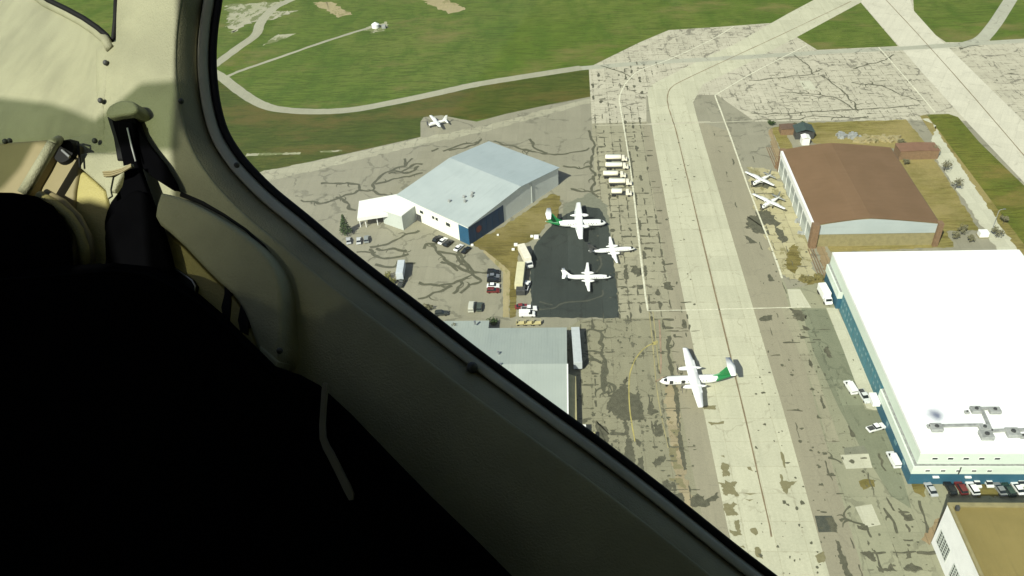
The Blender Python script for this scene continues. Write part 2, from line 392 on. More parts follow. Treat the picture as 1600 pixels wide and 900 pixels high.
# the taxiway with its bend and the diagonal beyond
sheet('taxiway', gp([(1013, 160), (1012, 144), (1016, 134), (1030, 126), (1082, 100), (1150, 68), (1230, 22), (1275, -2), (1348, -2), (1345, 3), (1245, 58), (1160, 103), (1098, 132), (1083, 160), (1088, 180), (1100, 222), (1162, 431), (1224, 641), (1296, 900), (1320, 985), (1172, 985), (1137, 825), (1099, 640), (1083, 540), (1060, 425), (1022.5, 222)]), .026, M['taxiway'])
sheet('runway', gp([(1345, 3), (1350, -4), (1360, -20), (1415, -20), (1428, 17), (1462, 55), (1478, 70), (1600, 190), (1700, 290), (1700, 390), (1600, 285), (1515, 195), (1445, 118), (1405, 72)]), .028, M['runway'])
sheet('runway_shoulder', gp([(1478, 74), (1700, 55), (1700, 290), (1600, 190)]), .024, M['apron_far'])
for pts in ([(1345, 4), (1245, 58), (1277, 78), (1403, 72)], [(1429, -20), (1427, 0), (1428, 17), (1462, 55), (1478, 66), (1510, 66), (1538, 50), (1556, 28), (1578, -20)], [(1596, -20), (1580, 10), (1558, 45), (1546, 64), (1700, 60), (1700, -20)]):
    sheet('grass_island', gp(pts), .032, M['grass'])
sheet('grass_strip', gp([(1447, 179), (1482, 178), (1497, 183), (1530, 222), (1600, 290), (1700, 390), (1700, 560), (1600, 383)]), .032, M['lawn_green'])
sheet('dirt_verge', gp([(1437, 181), (1448, 179), (1601, 383), (1700, 520), (1700, 560), (1590, 400), (1550, 352)]), .034, M['lawn_dry'])
path_sheet('service_road', [(905, 107), (1000, 99), (1100, 93), (1220, 86), (1300, 81), (1420, 75), (1560, 66), (1700, 58)], 5.2, .036, M['road_grey'], rag=.12)
path_sheet('service_road', [(1500, 72), (1532, 62), (1551, 42), (1566, 20), (1586, -12)], 7.0, .038, M['road_grey'])
path_sheet('perimeter_road', [(200, 20), (290, 88), (336, 114), (347, 121), (373, 141.5), (402, 160), (431, 170), (474, 174), (518, 174), (561, 170), (619, 159), (677, 147), (734, 134), (780, 126), (850, 115), (908, 106)], 6.2, .040, M['road'], rag=.05)
path_sheet('access_track', [(352, 122), (372, 112), (430, 92), (490, 71), (545, 53), (582, 42)], 2.6, .042, M['road'], rag=.2)
path_sheet('field_road', [(320, 112), (339, 99), (373, 74), (399, 55), (406, 38), (417, 23), (431, 11), (454, 0), (490, -14)], 6.5, .044, M['road'], rag=.08)
def ragged(bm, pts, z, amp=.8, freq=.5, step=1.0, seed=0):
    P = [Vector((p[0], p[1], 0)) for p in pts]; out = []
    ar = abs(sum(P[i].x * P[i - 1].y - P[i].y * P[i - 1].x for i in range(len(P)))) / 2; pe = sum((P[i] - P[i - 1]).length for i in range(len(P)))
    amp = min(amp, .72 * ar / max(pe, .01)); freq *= 1.5
    for i in range(len(P)):
        a, b = P[i], P[(i + 1) % len(P)]; k = max(1, int((b - a).length / step))
        for q in range(k):
            p = a.lerp(b, q / k)
            def oc(z0): return sum(mnoise.noise(Vector((p.x * freq * m_, p.y * freq * m_, seed + z0 + m_))) / (m_ ** .6) for m_ in (1, 2.7, 6.1))
            out.append(p + Vector((oc(0), oc(31), 0)) * amp * 1.15)
    vs_ = [bm.verts.new((p.x, p.y, z)) for p in out]
    f = bm.faces.new(vs_); f.normal_update()
    if f.normal.z < 0: f.normal_flip()
    bmesh.ops.triangulate(bm, faces=[f])
LAY = [0]
def ragged_sheet(name, polys, z, m, amp=.8, freq=.5, step=1.0):
    bm = bmesh.new(); LAY[0] += 1
    for i, p in enumerate(polys): ragged(bm, gp(p), z + LAY[0] * .0005 + i * .00015, amp, freq, step, i * 3.7)
    for f in bm.faces:
        f.normal_update()
        if f.normal.z < 0: f.normal_flip()
    o = obj(name, bm, m); o['kind'] = 'structure'; return o
ragged_sheet('gravel_patch', [[(353, 7), (417, 4), (440, 2), (420, 18), (466, 17), (419, 32), (388, 38), (360, 53)], [(411, 71), (434, 54), (466, 52), (440, 62)], [(568, 48), (574, 42), (606, 33), (610, 38), (598, 49), (580, 52)]], .030, M['gravel'], 3.5, .2, 1.5)
ragged_sheet('dirt_patch', [[(487, 5), (515, 2), (550, 22), (529, 26)], [(659, 0), (690, -4), (731, 13), (703, 22)]], .030, M['dirt'], 2.5, .2, 1.5)
ragged_sheet('dirt_track', [[(385, 240), (470, 238), (470, 241), (385, 244)], [(500, 236.5), (535, 234), (535, 236.5), (500, 239)]], .030, M['gravel'], 1, .5)
ragged_sheet('pale_margin', [[(400, 271), (657, 216), (760, 196), (923, 153), (923, 160), (760, 205), (660, 226), (420, 283)]], .012, M['pale_margin'], 1.2, .15, 2)
# fresh dark asphalt where the aeroplanes park
ragged_sheet('dark_ramp', [[(833, 496), (829, 455), (827, 418), (834, 384), (862, 352), (886, 334), (912, 322), (938, 326), (950, 352), (958, 392), (968, 497)]], .046, M['dark_ramp'], .5, .3)
ragged_sheet('hazed_ramp', [[(870, 345), (884, 318), (925, 300), (948, 322), (957, 388), (944, 362), (925, 335)]], .043, M['patch_grey'], 1.2, .2)  # paler sheet painting the reflected haze over the ramp's corner
# lawns
ragged_sheet('door_pad', [[(1168, 262), (1192, 262), (1214, 270), (1266, 378), (1272, 432), (1226, 436), (1206, 392), (1180, 330)]], .036, M['pad_tan'], 1.5, .2, 1)
ragged_sheet('back_lane', [[(1452, 232), (1462, 196), (1440, 186), (1452, 186), (1590, 392), (1560, 392)]], .036, M['concrete_pad'], .8, .2, 1)
ragged_sheet('lawn', [[(734, 381), (790, 352), (862, 303), (873, 306), (876, 318), (872, 340), (852, 352), (838, 372), (812, 384), (806, 420), (797, 425), (783, 413), (755, 391)]], .048, M['lawn_brown'], .7, .3)
ragged_sheet('lawn', [[(796, 424), (808, 420), (806, 494), (796, 497)], ], .048, M['lawn_brown'], .5, .4)
ragged_sheet('footpath', [[(783, 412), (797, 424), (795, 496), (786, 496), (786, 425), (755, 394), (757, 391)]], .050, M['dirt'], .2, .5)
ragged_sheet('lawn', [[(1204, 201), (1222, 196), (1240, 233), (1222, 236)], [(1262, 192), (1415, 187), (1450, 228), (1395, 232), (1270, 224)], [(1395, 226), (1446, 226), (1530, 360), (1440, 362), (1440, 330)], [(1284, 366), (1476, 360), (1492, 386), (1298, 394)]], .048, M['lawn_dry'], .6, .3)
ragged_sheet('door_apron', [[(1200, 204), (1206, 200), (1226, 262), (1216, 270)], [(1270, 366), (1283, 366), (1303, 432), (1290, 434)]], .052, M['rust'], .6, .5)
ragged_sheet('rusty_lot', [[(1440, 842), (1478, 794), (1486, 800), (1452, 850)]], .052, M['rust'], .5, .5)
ragged_sheet('weed_patch', [[(1343, 752), (1352, 748), (1368, 750), (1366, 760), (1350, 764)], [(1270, 438), (1286, 430), (1292, 440), (1258, 446)], [(1234, 385), (1247, 380), (1252, 410), (1240, 428), (1226, 418)], [(1424, 752), (1446, 751), (1444, 776), (1430, 768)], [(1530, 753), (1556, 752), (1560, 776), (1528, 777)]], .054, M['lawn_brown'], 1.2, .4, .6)
sheet('concrete_strip', gp([(1291, 481), (1308, 481), (1354, 582), (1378, 640), (1366, 641), (1354, 638), (1335, 594), (1318, 548)]), .050, M['concrete_pad'])
sheet('concrete_strip', gp([(1313, 711), (1357, 709), (1363, 731), (1322, 733)]), .050, M['concrete_pad'])
sheet('concrete_strip', gp([(1230, 452), (1250, 452), (1267, 480), (1236, 481)]), .050, M['concrete_pad'])
sheet('concrete_strip', gp([(1221, 482), (1239, 482), (1262, 545), (1312, 690), (1293, 692), (1268, 600)]), .048, M['apron_grid'])
sheet('concrete_strip', gp([(1336, 792), (1362, 788), (1376, 820), (1352, 825)]), .050, M['concrete_pad'])
sheet('concrete_strip', gp([(1248, 126), (1266, 126), (1276, 140), (1257, 141)]), .050, M['concrete_pad'])
sheet('asphalt_patch', gp([(1273, 806), (1300, 806), (1308, 831), (1279, 832)]), .056, M['tar_black'])
sheet('asphalt_lot', gp([(1252, 482), (1290, 482), (1318, 548), (1352, 640), (1378, 643), (1412, 752), (1424, 795), (1392, 775), (1345, 700), (1312, 640), (1270, 548)]), .046, M['lot'])
sheet('asphalt_patch', gp([(1318, 700), (1350, 696), (1357, 708), (1320, 711)]), .056, M['patch_grey'])

# painted lines
def lines(name, paths, w, z, m, sub=5, rag=.15):
    bm = bmesh.new()
    for i, p in enumerate(paths): ribbon(bm, smooth_line(gp(p), sub), w, z, rag, i)
    o = obj(name, bm, m); o['kind'] = 'structure'; o.location.z = .02; return o
lines('painted_edge_line', [[(1147, 41), (1112, 62), (1050, 91), (1000, 110), (983, 124), (975, 135), (968, 152), (970, 172), (975, 200), (986, 270), (994, 337), (1000, 390), (1006, 442), (1012, 486)],
                            [(1373, 74), (1415, 122), (1461, 176)]], .65, .062, M['white_paint'], 5, .25)
lines('painted_edge_line', [[(1260, 71), (1180, 112), (1117, 149)], [(1117, 149), (1145, 224), (1170, 295), (1207, 392), (1222, 435)]], .65, .062, M['white_paint'], 8, .3)
lines('painted_stop_line', [[(1012, 486), (1100, 484), (1180, 482), (1267, 480)]], .4, .064, M['white_paint'], 12, .4)
lines('painted_stop_line', [[(930, 196), (1040, 194), (1178, 189)], [(1010, 194), (1110, 190)]], .55, .064, M['faint_paint'], 4)
lines('taxi_centre_line', [[(1206, 839), (1162, 643), (1110.5, 430), (1060, 220), (1050, 185), (1044, 165), (1043, 150), (1050, 136), (1075, 122), (1150, 87), (1230, 50), (1330, 2)]], .40, .064, M['rust_paint'], 8, .5)
lines('taxi_centre_line', [[(1375, -10), (1440, 60), (1520, 150), (1640, 290)]], .4, .064, M['rust_paint'], 6, .3)
lines('yellow_lead_line', [[(1025, 535), (1010, 542), (997, 555), (988, 572), (983, 595), (984, 640), (992, 690)]], .36, .064, M['yellow_paint'], 6)
lines('yellow_lead_line', [[(1014, 487), (1018, 520), (1022, 560), (1028, 620), (1044, 700)], [(1020, 487), (1026, 540), (1031, 585)]], .3, .064, M['pale_yellow'], 6, .5)
ragged_sheet('yellow_marker', [[(1019, 535), (1026, 532), (1028, 538), (1020, 540)]], .064, M['yellow_paint'], .3, .5, .4)
lines('faded_red_line', [[(1031, 585), (1033, 560), (1030, 500)], [(1024, 597), (1036, 589)]], .5, .064, M['pink_paint'], 4, .4)

# sealed cracks followed by eye from the photograph, and stains
def off(pts, k, dx, dy): return [(x / k + dx, y / k + dy) for x, y in pts]
CR = []
for p in ([(210, 400), (300, 412), (360, 400), (420, 375), (480, 355), (540, 350), (560, 310), (620, 265), (700, 235), (740, 205)],
          [(540, 350), (600, 372), (680, 375)], [(380, 385), (410, 400), (440, 430), (470, 445)], [(300, 320), (380, 318), (440, 315), (480, 330), (480, 355)],
          [(560, 325), (640, 300), (720, 285), (780, 270)], [(620, 270), (680, 265), (720, 240), (780, 230)], [(700, 235), (700, 205)], [(640, 262), (720, 268), (770, 240)],
          [(880, 170), (960, 140), (1040, 125)], [(905, 165), (990, 150), (1060, 118)], [(820, 165), (850, 155)],
          [(540, 625), (600, 610), (680, 570), (760, 540)], [(530, 630), (560, 660), (640, 670), (710, 650)], [(560, 625), (640, 628), (690, 640), (715, 630)], [(790, 628), (810, 600), (850, 600)],
          [(810, 600), (850, 640), (900, 680), (960, 720), (1010, 745), (965, 770), (900, 795), (830, 795), (760, 790)], [(930, 630), (980, 680), (1000, 720), (1070, 740), (1110, 722)],
          [(1010, 745), (1050, 780), (1000, 800), (960, 830)], [(850, 640), (930, 650), (960, 690), (1000, 730)], [(870, 680), (900, 700), (950, 735)], [(960, 770), (960, 800), (930, 840)], [(760, 862), (860, 830), (920, 800)],
          [(560, 700), (640, 710), (740, 690)], [(480, 640), (560, 640)], [(600, 860), (700, 850)]):
    CR.append(off(p, 3, 400, 180))
for p in ([(930, 80), (1010, 110), (1100, 130), (1200, 150), (1280, 165), (1400, 160), (1530, 130)], [(1150, 70), (1190, 130), (1260, 160)], [(1530, 20), (1550, 150), (1530, 220), (1560, 300)], [(1370, 240), (1460, 250), (1530, 240)], [(1400, 380), (1500, 400), (1590, 390)], [(1560, 300), (1540, 380), (1570, 440)]):
    CR.append(off(p, 4, 540, 200))
WID = [1.2] * len(CR)
for p in ([(650, 280), (740, 272), (850, 260), (900, 240)], [(780, 320), (850, 325), (900, 332), (960, 345), (1010, 382)], [(900, 262), (960, 310), (1000, 350), (1030, 385)], [(1000, 290), (1080, 295), (1130, 310), (1200, 340), (1245, 352)],
          [(650, 392), (760, 396), (900, 386), (1100, 376), (1240, 366)], [(660, 416), (800, 414), (900, 405), (1000, 410), (1060, 404)], [(1000, 240), (1060, 225), (1110, 210), (1150, 190)], [(800, 190), (850, 230), (872, 262)], [(130, 230), (200, 250), (250, 275)], [(1380, 170), (1420, 160), (1460, 165)]):
    CR.append(off(p, 2.2222, 880, 0)); WID.append(.7)
for p in ([(60, 470), (75, 420), (110, 385), (150, 410), (155, 500), (165, 560), (185, 640), (165, 700), (175, 780)], [(70, 530), (110, 520), (160, 520)], [(40, 620), (90, 570), (160, 585)], [(180, 720), (215, 735), (230, 770), (200, 790), (178, 775)], [(570, 420), (580, 520), (595, 640), (625, 760), (640, 880)]):
    CR.append(off(p, 4, 900, 420)); WID.append(1.0)
for p in ([(60, 60), (110, 85), (150, 110)], [(200, 500), (195, 460), (240, 425)], [(130, 505), (200, 510), (260, 530), (300, 545)], [(480, 430), (520, 530), (545, 600)], [(700, 370), (740, 470), (760, 590)]):
    CR.append(off(p, 4.5, 1280, 700)); WID.append(.6)
bm = bmesh.new()
for i, p in enumerate(CR):
    pts = smooth_line(gp(p), 7)
    pts = [q + Vector((mnoise.noise(Vector((q.x * .22, q.y * .22, i))), mnoise.noise(Vector((q.x * .22, q.y * .22, i + 50))), 0)) * 1.6 for q in pts]
    ribbon(bm, pts, lambda t, i=i: WID[i] if i < len(WID) else 1.0, .074 + i * .0002, .5, i)
    for k in range(len(pts) // 9):                    # short side cracks
        j = random.randrange(2, len(pts) - 2); q = pts[j]; a = random.random() * 6.28; L = random.uniform(1.5, 5)
        br = [q + Vector((math.cos(a + .3 * s), math.sin(a + .3 * s), 0)) * L * s / 4 for s in range(5)]
        ribbon(bm, br, lambda t: .6 * (1 - t) + .2, .082 + random.random() * .004, .4, i + k)
struct(obj('sealed_cracks', bm, M['tar']))
ragged_sheet('tan_strip', [[(1037, 590), (1056, 590), (1064, 680), (1074, 750), (1086, 806), (1066, 806), (1050, 720), (1042, 650)]], .053, M['dirt_tan'], .9, .4, .6)
# thin cracks on the dark ramp
lines('ramp_crack', [off([(440, 800), (560, 790), (640, 755), (760, 745), (860, 715), (870, 680)], 3.913, 720, 280), off([(480, 750), (560, 770)], 3.913, 720, 280), off([(850, 470), (860, 520), (830, 570)], 3.913, 720, 280)], .7, .060, M['tar_black'], 6, .5)

st_dark = [off(p, 2.144, 880, 480) for p in ([(205, 232), (214, 238), (218, 285), (246, 292), (252, 275), (258, 320), (272, 340), (268, 378), (205, 382), (180, 372), (165, 350), (150, 355), (148, 318), (160, 290), (190, 268)],
        [(200, 384), (216, 386), (220, 430), (235, 470), (242, 540), (212, 530), (205, 500), (212, 450)], [(305, 380), (318, 378), (316, 400), (330, 385), (334, 430), (322, 438), (304, 430)],
        [(330, 585), (350, 580), (362, 600), (356, 626), (330, 612)], [(425, 645), (445, 626), (470, 634), (470, 650), (516, 622), (518, 640), (480, 668), (430, 668)],
        [(372, 625), (400, 622), (405, 660), (380, 668)], [(130, 175), (142, 200), (146, 260), (132, 300), (126, 230)], [(285, 330), (300, 300), (302, 340), (322, 350), (300, 362), (280, 356)],
        [(240, 440), (262, 452), (256, 470), (246, 462)], [(250, 505), (268, 500), (266, 548), (252, 530)], [(296, 520), (318, 505), (342, 492), (346, 506), (312, 538)], [(155, 412), (180, 408), (170, 424)], [(350, 140), (358, 142), (356, 172), (350, 165)],
        [(374, 265), (384, 270), (392, 345), (385, 400), (400, 440), (414, 545), (404, 548), (384, 450), (378, 340)], [(110, 380), (150, 410), (155, 470), (125, 460)])]
st_dark += [off(p, 4.5, 1280, 700) for p in ([(40, 490), (100, 485), (132, 560), (120, 600), (90, 590)], [(118, 640), (140, 660), (165, 740), (200, 800), (202, 860), (232, 905), (190, 905), (160, 840), (135, 750)],
        [(555, 415), (580, 440), (600, 470), (640, 465), (670, 510), (615, 522), (580, 480)], [(465, 340), (490, 370), (535, 445), (515, 442), (480, 380)], [(285, 740), (345, 725), (380, 745), (400, 800), (375, 800), (340, 768)],
        [(400, 830), (430, 850), (480, 845), (500, 808), (545, 865), (490, 868), (420, 870)], [(585, 845), (610, 825), (650, 812), (735, 852), (690, 868), (600, 862)], [(590, 645), (660, 645), (660, 656), (600, 656)], [(260, 540), (310, 550), (350, 570), (330, 580), (270, 572)], [(340, 650), (356, 670), (350, 690), (338, 672)], [(620, 700), (640, 740), (650, 775), (600, 785), (625, 760)])]
st_dark += [off(p, 4, 900, 420) for p in ([(375, 100), (425, 98), (428, 124), (384, 126)], [(1340, 248), (1400, 262), (1440, 290), (1430, 325), (1390, 325), (1350, 290)], [(1420, 350), (1470, 380), (1440, 390), (1415, 372)], [(1400, 418), (1470, 430), (1400, 440)],
        [(1140, 320), (1170, 295), (1220, 285), (1226, 320), (1180, 332)], [(1210, 360), (1222, 390), (1232, 420), (1222, 412)], [(1455, 555), (1480, 600), (1475, 620), (1455, 600)], [(1195, 40), (1215, 35), (1240, 75), (1210, 82)], [(1540, 500), (1575, 480), (1600, 560), (1570, 550)], [(1530, 790), (1560, 870), (1545, 880), (1525, 820)], [(1480, 440), (1530, 440), (1530, 448), (1480, 448)])]
st_dark += [off(p, 4, 900, 220) for p in ([(300, 780), (320, 770), (326, 860), (308, 890), (300, 840)], [(345, 780), (410, 790), (412, 840), (380, 850), (345, 810)], [(420, 780), (440, 780), (445, 840), (430, 850)], [(322, 60), (340, 70), (352, 150), (362, 230), (350, 240), (335, 140)], [(360, 325), (382, 340), (384, 400), (368, 395)], [(385, 480), (405, 500), (410, 560), (395, 560)], [(400, 590), (460, 592), (460, 600), (402, 600)], [(425, 665), (485, 668), (480, 680), (425, 680)], [(415, 680), (436, 700), (438, 740), (420, 740)])]
ragged_sheet('damp_stain', st_dark, .0565, M['tar_mid'], .95, .6, .32)
st_patch = [off(p, 4, 900, 220) for p in ([(1075, 470), (1130, 460), (1180, 425), (1230, 450), (1275, 520), (1250, 540), (1170, 520), (1180, 570), (1130, 580), (1075, 540)], [(1240, 540), (1290, 560), (1330, 620), (1290, 640), (1260, 600)], [(1100, 250), (1180, 262), (1240, 280), (1200, 300), (1110, 285)], [(1050, 590), (1080, 600), (1130, 640), (1090, 645)])]
st_patch += [off(p, 4, 900, 420) for p in ([(540, 90), (590, 85), (600, 130), (550, 128)],)]
ragged_sheet('damp_stain', st_patch, .0560, M['tar_mid'], 1.7, .35, .4)
st_brown = [off(p, 3.4615, 900, 640) for p in ([(780, 300), (800, 288), (828, 300), (832, 362), (790, 362), (788, 330)], [(775, 395), (800, 400), (812, 384), (838, 398), (860, 388), (868, 405), (850, 420), (880, 466), (790, 465), (796, 430)],
        [(806, 510), (830, 515), (840, 498), (870, 515), (850, 530), (880, 572), (818, 576), (800, 535)], [(850, 600), (880, 598), (895, 680), (850, 686), (828, 650), (870, 660)], [(715, 65), (760, 72), (800, 62), (800, 78), (730, 86)], [(905, 452), (985, 455), (940, 462)], [(908, 482), (930, 488), (960, 486), (940, 498)], [(940, 650), (970, 640), (986, 670), (970, 682), (948, 662)], [(920, 310), (945, 312), (956, 335), (935, 325)], [(1105, 355), (1118, 350), (1125, 385), (1198, 388), (1160, 412), (1140, 460), (1120, 440), (1105, 400)], [(965, 745), (990, 745), (1010, 805), (978, 800)], [(885, 740), (905, 735), (915, 752)], [(1290, 790), (1340, 770), (1352, 820), (1310, 825)], [(780, 250), (800, 248), (804, 260)], [(500, 210), (540, 200), (548, 290), (580, 320), (530, 320)], [(505, 110), (560, 110), (545, 150)], [(500, 370), (570, 372), (600, 430), (560, 410)])]
st_brown += [off(p, 4, 900, 420) for p in ([(790, 860), (870, 852), (872, 878), (800, 880)],)]
ragged_sheet('oil_stain', st_brown, .0575, M['tar_brown'], .85, .6, .3)
def inside(p, poly):
    c = False; n = len(poly)
    for i in range(n):
        a, b = poly[i], poly[(i + 1) % n]
        if (a.y > p.y) != (b.y > p.y) and p.x < (b.x - a.x) * (p.y - a.y) / (b.y - a.y) + a.x: c = not c
    return c
def joint_strokes(name, pix, gx, gy, pv, ph, w, z, m, seed, jit=.3):
    rng = random.Random(seed); poly = gp(pix); bm = bmesh.new()
    xs = [p.x for p in poly]; ys = [p.y for p in poly]
    for i in range(int(min(xs) // gx), int(max(xs) // gx) + 1):
        for j in range(int(min(ys) // gy), int(max(ys) // gy) + 1):
            c = Vector((i * gx, j * gy, 0))
            if not inside(c, poly): continue
            dens = .35 + 1.3 * max(0, mnoise.noise(Vector((c.x * .035, c.y * .035, seed))) + .35)
            for vert, pr, g in ((1, pv, gy), (0, ph, gx)):
                if rng.random() > pr * dens: continue
                L = g * rng.uniform(.3, 1.15); o = rng.uniform(-.3, .3) * g; n_s = max(4, int(L / .45)); ww = w * rng.choice((.5, .7, 1, 1, 1.7))
                pts = []
                for k in range(n_s + 1):
                    d = o + L * k / n_s; wob = mnoise.noise(Vector((d * .5, i * 3.1 + j, seed))) * jit
                    pts.append(c + (Vector((wob, d, 0)) if vert else Vector((d, wob, 0))))
                env = lambda t, ww=ww: ww * (.25 + .75 * math.sin(math.pi * min(max(t, .02), .98)) ** .22)
                ribbon(bm, pts, env, z + rng.random() * .006, .75, i * 7 + j)
    o = obj(name, bm, m); o['kind'] = 'structure'; return o
joint_strokes('joint_tar', [(925, 112), (1000, 100), (1040, 96), (1005, 150), (1008, 200), (1058, 445), (1080, 540), (968, 500), (958, 392), (945, 335), (925, 200)], 3.5, 4.5, .62, .42, .62, .066, M['tar_mid'], 3)
joint_strokes('joint_tar', [(906, 500), (1082, 497), (1062, 640), (1090, 780), (1120, 900), (1000, 800), (906, 690)], 4.0, 5.0, .42, .28, .6, .066, M['tar_mid'], 7)
joint_strokes('joint_tar', [(1130, 150), (1250, 95), (1400, 82), (1450, 172), (1440, 185), (1190, 186)], 3.5, 3.5, .42, .6, .36, .066, M['tar_far'], 11, .8)
joint_strokes('joint_tar', [(960, 92), (1045, 52), (1200, 40), (1110, 85), (1000, 98)], 3.0, 3.0, .1, .8, .3, .066, M['tar_far'], 13, 1.2)
joint_strokes('joint_tar', [(1190, 470), (1240, 460), (1420, 760), (1480, 900), (1296, 900), (1224, 641)], 5.0, 6.0, .3, .25, .55, .066, M['tar_mid'], 17, .5)
joint_strokes('joint_tar', [(1110, 200), (1140, 200), (1180, 230), (1225, 380), (1285, 380), (1290, 434), (1200, 440), (1165, 400)], 4.5, 5.0, .16, .2, .4, .066, M['tar_mid'], 19, .5)
joint_strokes('joint_tar', [(1500, 80), (1600, 75), (1600, 180)], 4.0, 4.0, .2, .3, .4, .066, M['tar_mid'], 23, .5)
joint_strokes('joint_stain', [(1090, 560), (1130, 500), (1240, 640), (1290, 900), (1150, 900)], 7.35, 9.0, .10, .05, .8, .066, M['tar_brown'], 29, .4)
random.seed(3)
bm = bmesh.new()                                        # small spots along the apron
for k in range(700):
    u, v = random.choice([(random.uniform(925, 1010), random.uniform(110, 900)), (random.uniform(1180, 1290), random.uniform(380, 900)), (random.uniform(1020, 1090), random.uniform(180, 900)), (random.uniform(880, 1060), random.uniform(500, 880)), (random.uniform(1270, 1450), random.uniform(480, 900))])
    c = G(u, v); r = random.uniform(.15, .8) * random.uniform(.5, 1); n = 9; el = random.uniform(.35, 1); a0 = random.choice([0, 1.57, 1.4, .1])
    vs_ = []
    for i in range(n):
        a = 6.283 * i / n; rr = r * random.uniform(.6, 1.3); x, y = rr * math.cos(a), rr * math.sin(a) * el
        vs_.append(bm.verts.new((c.x + x * math.cos(a0) - y * math.sin(a0), c.y + x * math.sin(a0) + y * math.cos(a0), .0900 + k * .00001)))
    bm.faces.new(vs_)
struct(obj('oil_spots', bm, M['tar']))

hz = NB('air'); hz.t.nodes.remove(hz.p)
pv_ = hz.new('ShaderNodeVolumePrincipled'); pv_.inputs['Color'].default_value = (1, .98, .86, 1); pv_.inputs['Density'].default_value = .000045; pv_.inputs['Anisotropy'].default_value = .0
hz.lk(pv_.outputs[0], hz.t.nodes['Material Output'].inputs['Volume'])
bm = bmesh.new(); box(bm, -5010, 5010, -3010, 7010, -1, 190)
o = obj('haze', bm, hz.m); o['kind'] = 'stuff'

# ---------------------------------------------------------------- buildings
def frame_thing(name, label, cat, P0, P1, group=None):
    d = P1 - P0
    return thing(name, label, cat, (P0.x, P0.y, 0), math.atan2(d.y, d.x), group)
def wbox(name, m, parent, x0, x1, y0, y1, z0, z1, bev=0, label=None):
    bm = bmesh.new(); box(bm, x0, x1, y0, y1, z0, z1)
    if bev: bevel_all(bm, bev, 1)
    return obj(name, bm, m, parent, label=label)

# 1. metal hangar with the low gable beside the car park
A_, B_, C_, D_ = [G(*p, 8.5) for p in ((622, 304), (770, 221), (872, 262), (731, 354))]
Lh, Wh = (C_ - D_).length, (A_ - D_).length
h1 = frame_thing('metal_hangar', 'pale blue-grey metal hangar with a navy door corner beside the tan car park', 'hangar', D_, C_)
bm = bmesh.new()
rf = .56; he, hr = 8.35, 11.1
pr = [(0, he), (Lh * rf, hr), (Lh, he), (Lh, 0), (0, 0)]
loft(bm, [[(x, 0, z) for x, z in pr], [(x, Wh, z) for x, z in pr]])
bmesh.ops.recalc_face_normals(bm, faces=list(bm.faces))
wl = obj('wall', bm, [metal_roof('pale_hangar_wall', (.66, .69, .63), (.61, .64, .59), .8, 'x', .55, amp=.12), M['wall_white']], h1)
for p in wl.data.polygons:
    if p.normal.x < -.9: p.material_index = 1
bm = bmesh.new()
ov = .45
def slab_roof(bm, a, b, y0, y1, t):
    loft(bm, [[(a[0], y0, a[1]), (b[0], y0, b[1]), (b[0], y0, b[1] + t), (a[0], y0, a[1] + t)], [(a[0], y1, a[1]), (b[0], y1, b[1]), (b[0], y1, b[1] + t), (a[0], y1, a[1] + t)]])
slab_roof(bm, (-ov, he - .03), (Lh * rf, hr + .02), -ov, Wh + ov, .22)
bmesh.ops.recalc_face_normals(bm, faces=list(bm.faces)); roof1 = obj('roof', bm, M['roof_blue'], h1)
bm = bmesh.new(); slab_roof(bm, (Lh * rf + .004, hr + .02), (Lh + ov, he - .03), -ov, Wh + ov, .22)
bmesh.ops.recalc_face_normals(bm, faces=list(bm.faces)); obj('roof', bm, M['roof_blue_shaded'], h1, label='far slope of the roof, coloured as shaded')
for fx, fy in ((.20, .30), (.235, .36), (.14, .44), (.27, .30), (.30, .33)):
    z = he + (hr - he) * fx / rf + .15
    bm = bmesh.new(); box(bm, Lh * fx - .5, Lh * fx + .5, Wh * fy - .5, Wh * fy + .5, z, z + 1.1); bevel_all(bm, .12, 1)
    obj('roof_vent', bm, M['grey_metal'], roof1)
bm = bmesh.new(); box(bm, .15, Lh * .365, -.16, -.02, .05, 7.9)
for k in range(1, 6): box(bm, Lh * .365 * k / 6 - .06, Lh * .365 * k / 6 + .06, -.24, -.163, .1, 7.85)
dr = obj('sliding_door', bm, M['navy'], h1)
bm = bmesh.new()
bmesh.ops.create_circle(bm, cap_ends=True, radius=1.5, segments=28, matrix=Matrix.Translation((Lh * .10, -.262, 4.6)) @ Matrix.Rotation(R(90), 4, 'X'))
obj('emblem', bm, grime('faded_emblem_red', (.16, .035, .035), .2, 1.2), dr)
bm = bmesh.new(); box(bm, -.14, -.02, -.16, Wh * .13, .05, 7.6); obj('corner_panel', bm, grime('blue_corner_paint', (.018, .085, .16), .1, .6, .5), h1)
for yy, z0, z1, w in ((.28, 4.4, 5.9, 2.2), (.44, 4.6, 5.9, 1.3), (.49, 4.6, 5.9, 1.3), (.66, 4.6, 5.9, 1.8)):
    f = wbox('window', M['wall_white'], h1, -.10, -.003, Wh * yy - w / 2 - .12, Wh * yy + w / 2 + .12, z0 - .12, z1 + .12)
    bm = bmesh.new(); box(bm, -.13, -.103, Wh * yy - w / 2, Wh * yy + w / 2, z0, z1); obj('pane', bm, M['window'], f)
wbox('door', M['dark_metal'], h1, -.08, -.003, Wh * .68, Wh * .68 + 2.6, .05, 3.2)
wbox('downpipe', M['wall_grey'], h1, Lh * .68, Lh * .68 + .25, -.25, -.005, .05, 9.5)
wbox('wall_lamp', M['steel'], h1, Lh * .66, Lh * .66 + .6, -.6, -.27, 9.2, 9.6)

